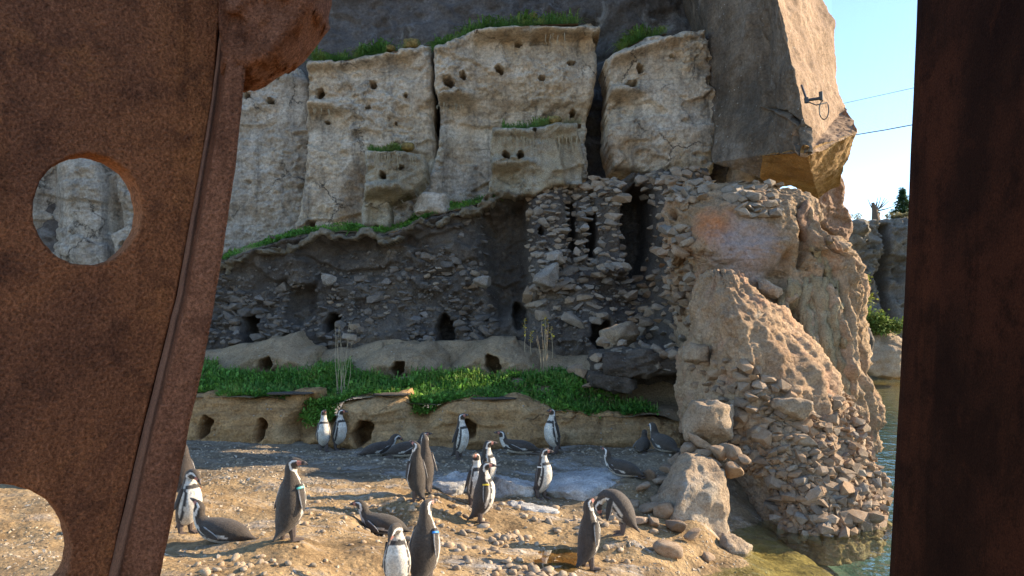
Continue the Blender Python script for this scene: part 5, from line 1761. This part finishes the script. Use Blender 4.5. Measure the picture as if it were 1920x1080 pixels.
post = empty('rusty_girder', W(150, 1500, 0.95), 'rust-brown steel plate girder with round holes filling the left edge', 'girder')
plate('web_plate', [(-700, -400), (425, -400), (401, 0), (384, 190), (360, 330), (316, 560), (254, 800), (207, 1000), (143, 1300), (-700, 1300)], [(156, 396, 106, 107), (-2, 1022, 133, 122)], 1.29, 0.030, M['rust'], post, 0.9)


def bar(name, left, right, y0, y1, mat, parent):
    """flat bar between two edge lines (pixel lists), front face at depth y0, back at y1"""
    n = 160
    L = np.array(left, float)
    Rr = np.array(right, float)
    V, Fc = [], []
    t_ = np.linspace(0, 1, n)
    m_ = 14
    for k in range(n):
        ly = L[0, 1] + (L[-1, 1] - L[0, 1]) * t_[k]
        lx = np.interp(ly, L[:, 1], L[:, 0])
        rx = np.interp(ly, Rr[:, 1], Rr[:, 0])
        e = 1.6 * float(perlin(np.array([[k * 0.21, 0.3, 1.1]]))[0])
        e2 = 2.6 * float(perlin(np.array([[k * 0.25, 5.3, 2.1]]))[0])
        ring = [W(lx + e, ly, y1)]
        lx_ = lx + e + 17
        for q in range(m_ + 1):
            u = q / m_
            w = W(lx_ + (rx + e2 - lx_) * u, ly, y0)
            rnd_ = 0.004 * (max(0, 1 - u * m_) ** 2 + max(0, 1 - (1 - u) * m_) ** 2)
            bmp = 0.0012 * float(perlin(np.array([[k * 0.6, q * 0.9, 3.3]]))[0])
            ring.append(w + Vector((0, rnd_ + bmp, 0)))
        ring.append(W(rx + e2, ly, y1))
        V += ring
    c_ = m_ + 3
    for k in range(n - 1):
        for q in range(c_ - 1):
            Fc.append((k * c_ + q, (k + 1) * c_ + q, (k + 1) * c_ + q + 1, k * c_ + q + 1))
        Fc.append((k * c_ + c_ - 1, (k + 1) * c_ + c_ - 1, (k + 1) * c_, k * c_))
    o = obj(name, V, Fc, mat)
    child(o, parent)
    return o


bar('flange', [(430, -300), (412, 60), (395, 200), (372, 330), (330, 560), (262, 830), (222, 1000), (150, 1300)], [(500, -300), (462, 60), (458, 130), (442, 290), (420, 440), (388, 640), (352, 800), (318, 985), (250, 1300)], 0.89, 0.99, M['rust_bar'], post)
# flaking bracket stub at the top of the girder
V, f = ico(5)
V = V.copy()
mm = np.abs(V).max(1)[:, None]
V = V * 0.35 + V / mm * 0.65
V = V * np.array((0.062, 0.05, 0.10))
sh_ = V[:, 0] / 0.062
V[:, 2] += sh_ * 0.045 + 0.022 * sh_ ** 2 - 0.012
V += (0.016 * fbm(V, 22, 4, 0.6) + 0.010 * fbm(V + 3, 60, 4, 0.65, ridge=True))[:, None] * np.array([0.6, 0.6, 1.3])
br_ = obj('bracket', V, f, M['rust_bar'])
br_.location = W(520, -32, 0.93)
child(br_, post)

plate('groove_shade_strip', [(360, -350), (450, -350), (430, 60), (412, 290), (360, 600), (262, 1000), (190, 1300), (130, 1300), (200, 1000), (310, 560), (350, 330), (375, 190)], [], 1.02, 0.01, M['rust_dark_shaded'], post)  # added dark strip standing in for the shade in the groove
gird = empty('dark_girder', W(1800, 1500, 0.75), 'dark rusted steel girder, shade deepening its colour, filling the right edge', 'girder')
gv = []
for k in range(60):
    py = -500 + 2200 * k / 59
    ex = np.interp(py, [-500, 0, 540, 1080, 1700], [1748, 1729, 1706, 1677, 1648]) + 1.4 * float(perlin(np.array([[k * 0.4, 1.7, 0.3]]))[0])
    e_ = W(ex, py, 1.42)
    gv += [e_ + Vector((0.006, 0.03, 0)), e_, Vector((e_.x - 0.02, -0.6, e_.z)), Vector((e_.x + 0.05, -0.6, e_.z)), Vector((e_.x + 0.05, 1.45, e_.z))]  # out-of-view run past the camera added to keep sun off the left plate
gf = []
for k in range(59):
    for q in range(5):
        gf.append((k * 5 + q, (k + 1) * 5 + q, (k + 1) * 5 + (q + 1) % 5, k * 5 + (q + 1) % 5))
child(obj('web_plate', gv, gf, M['rust_dark_shaded'], None, False), gird)
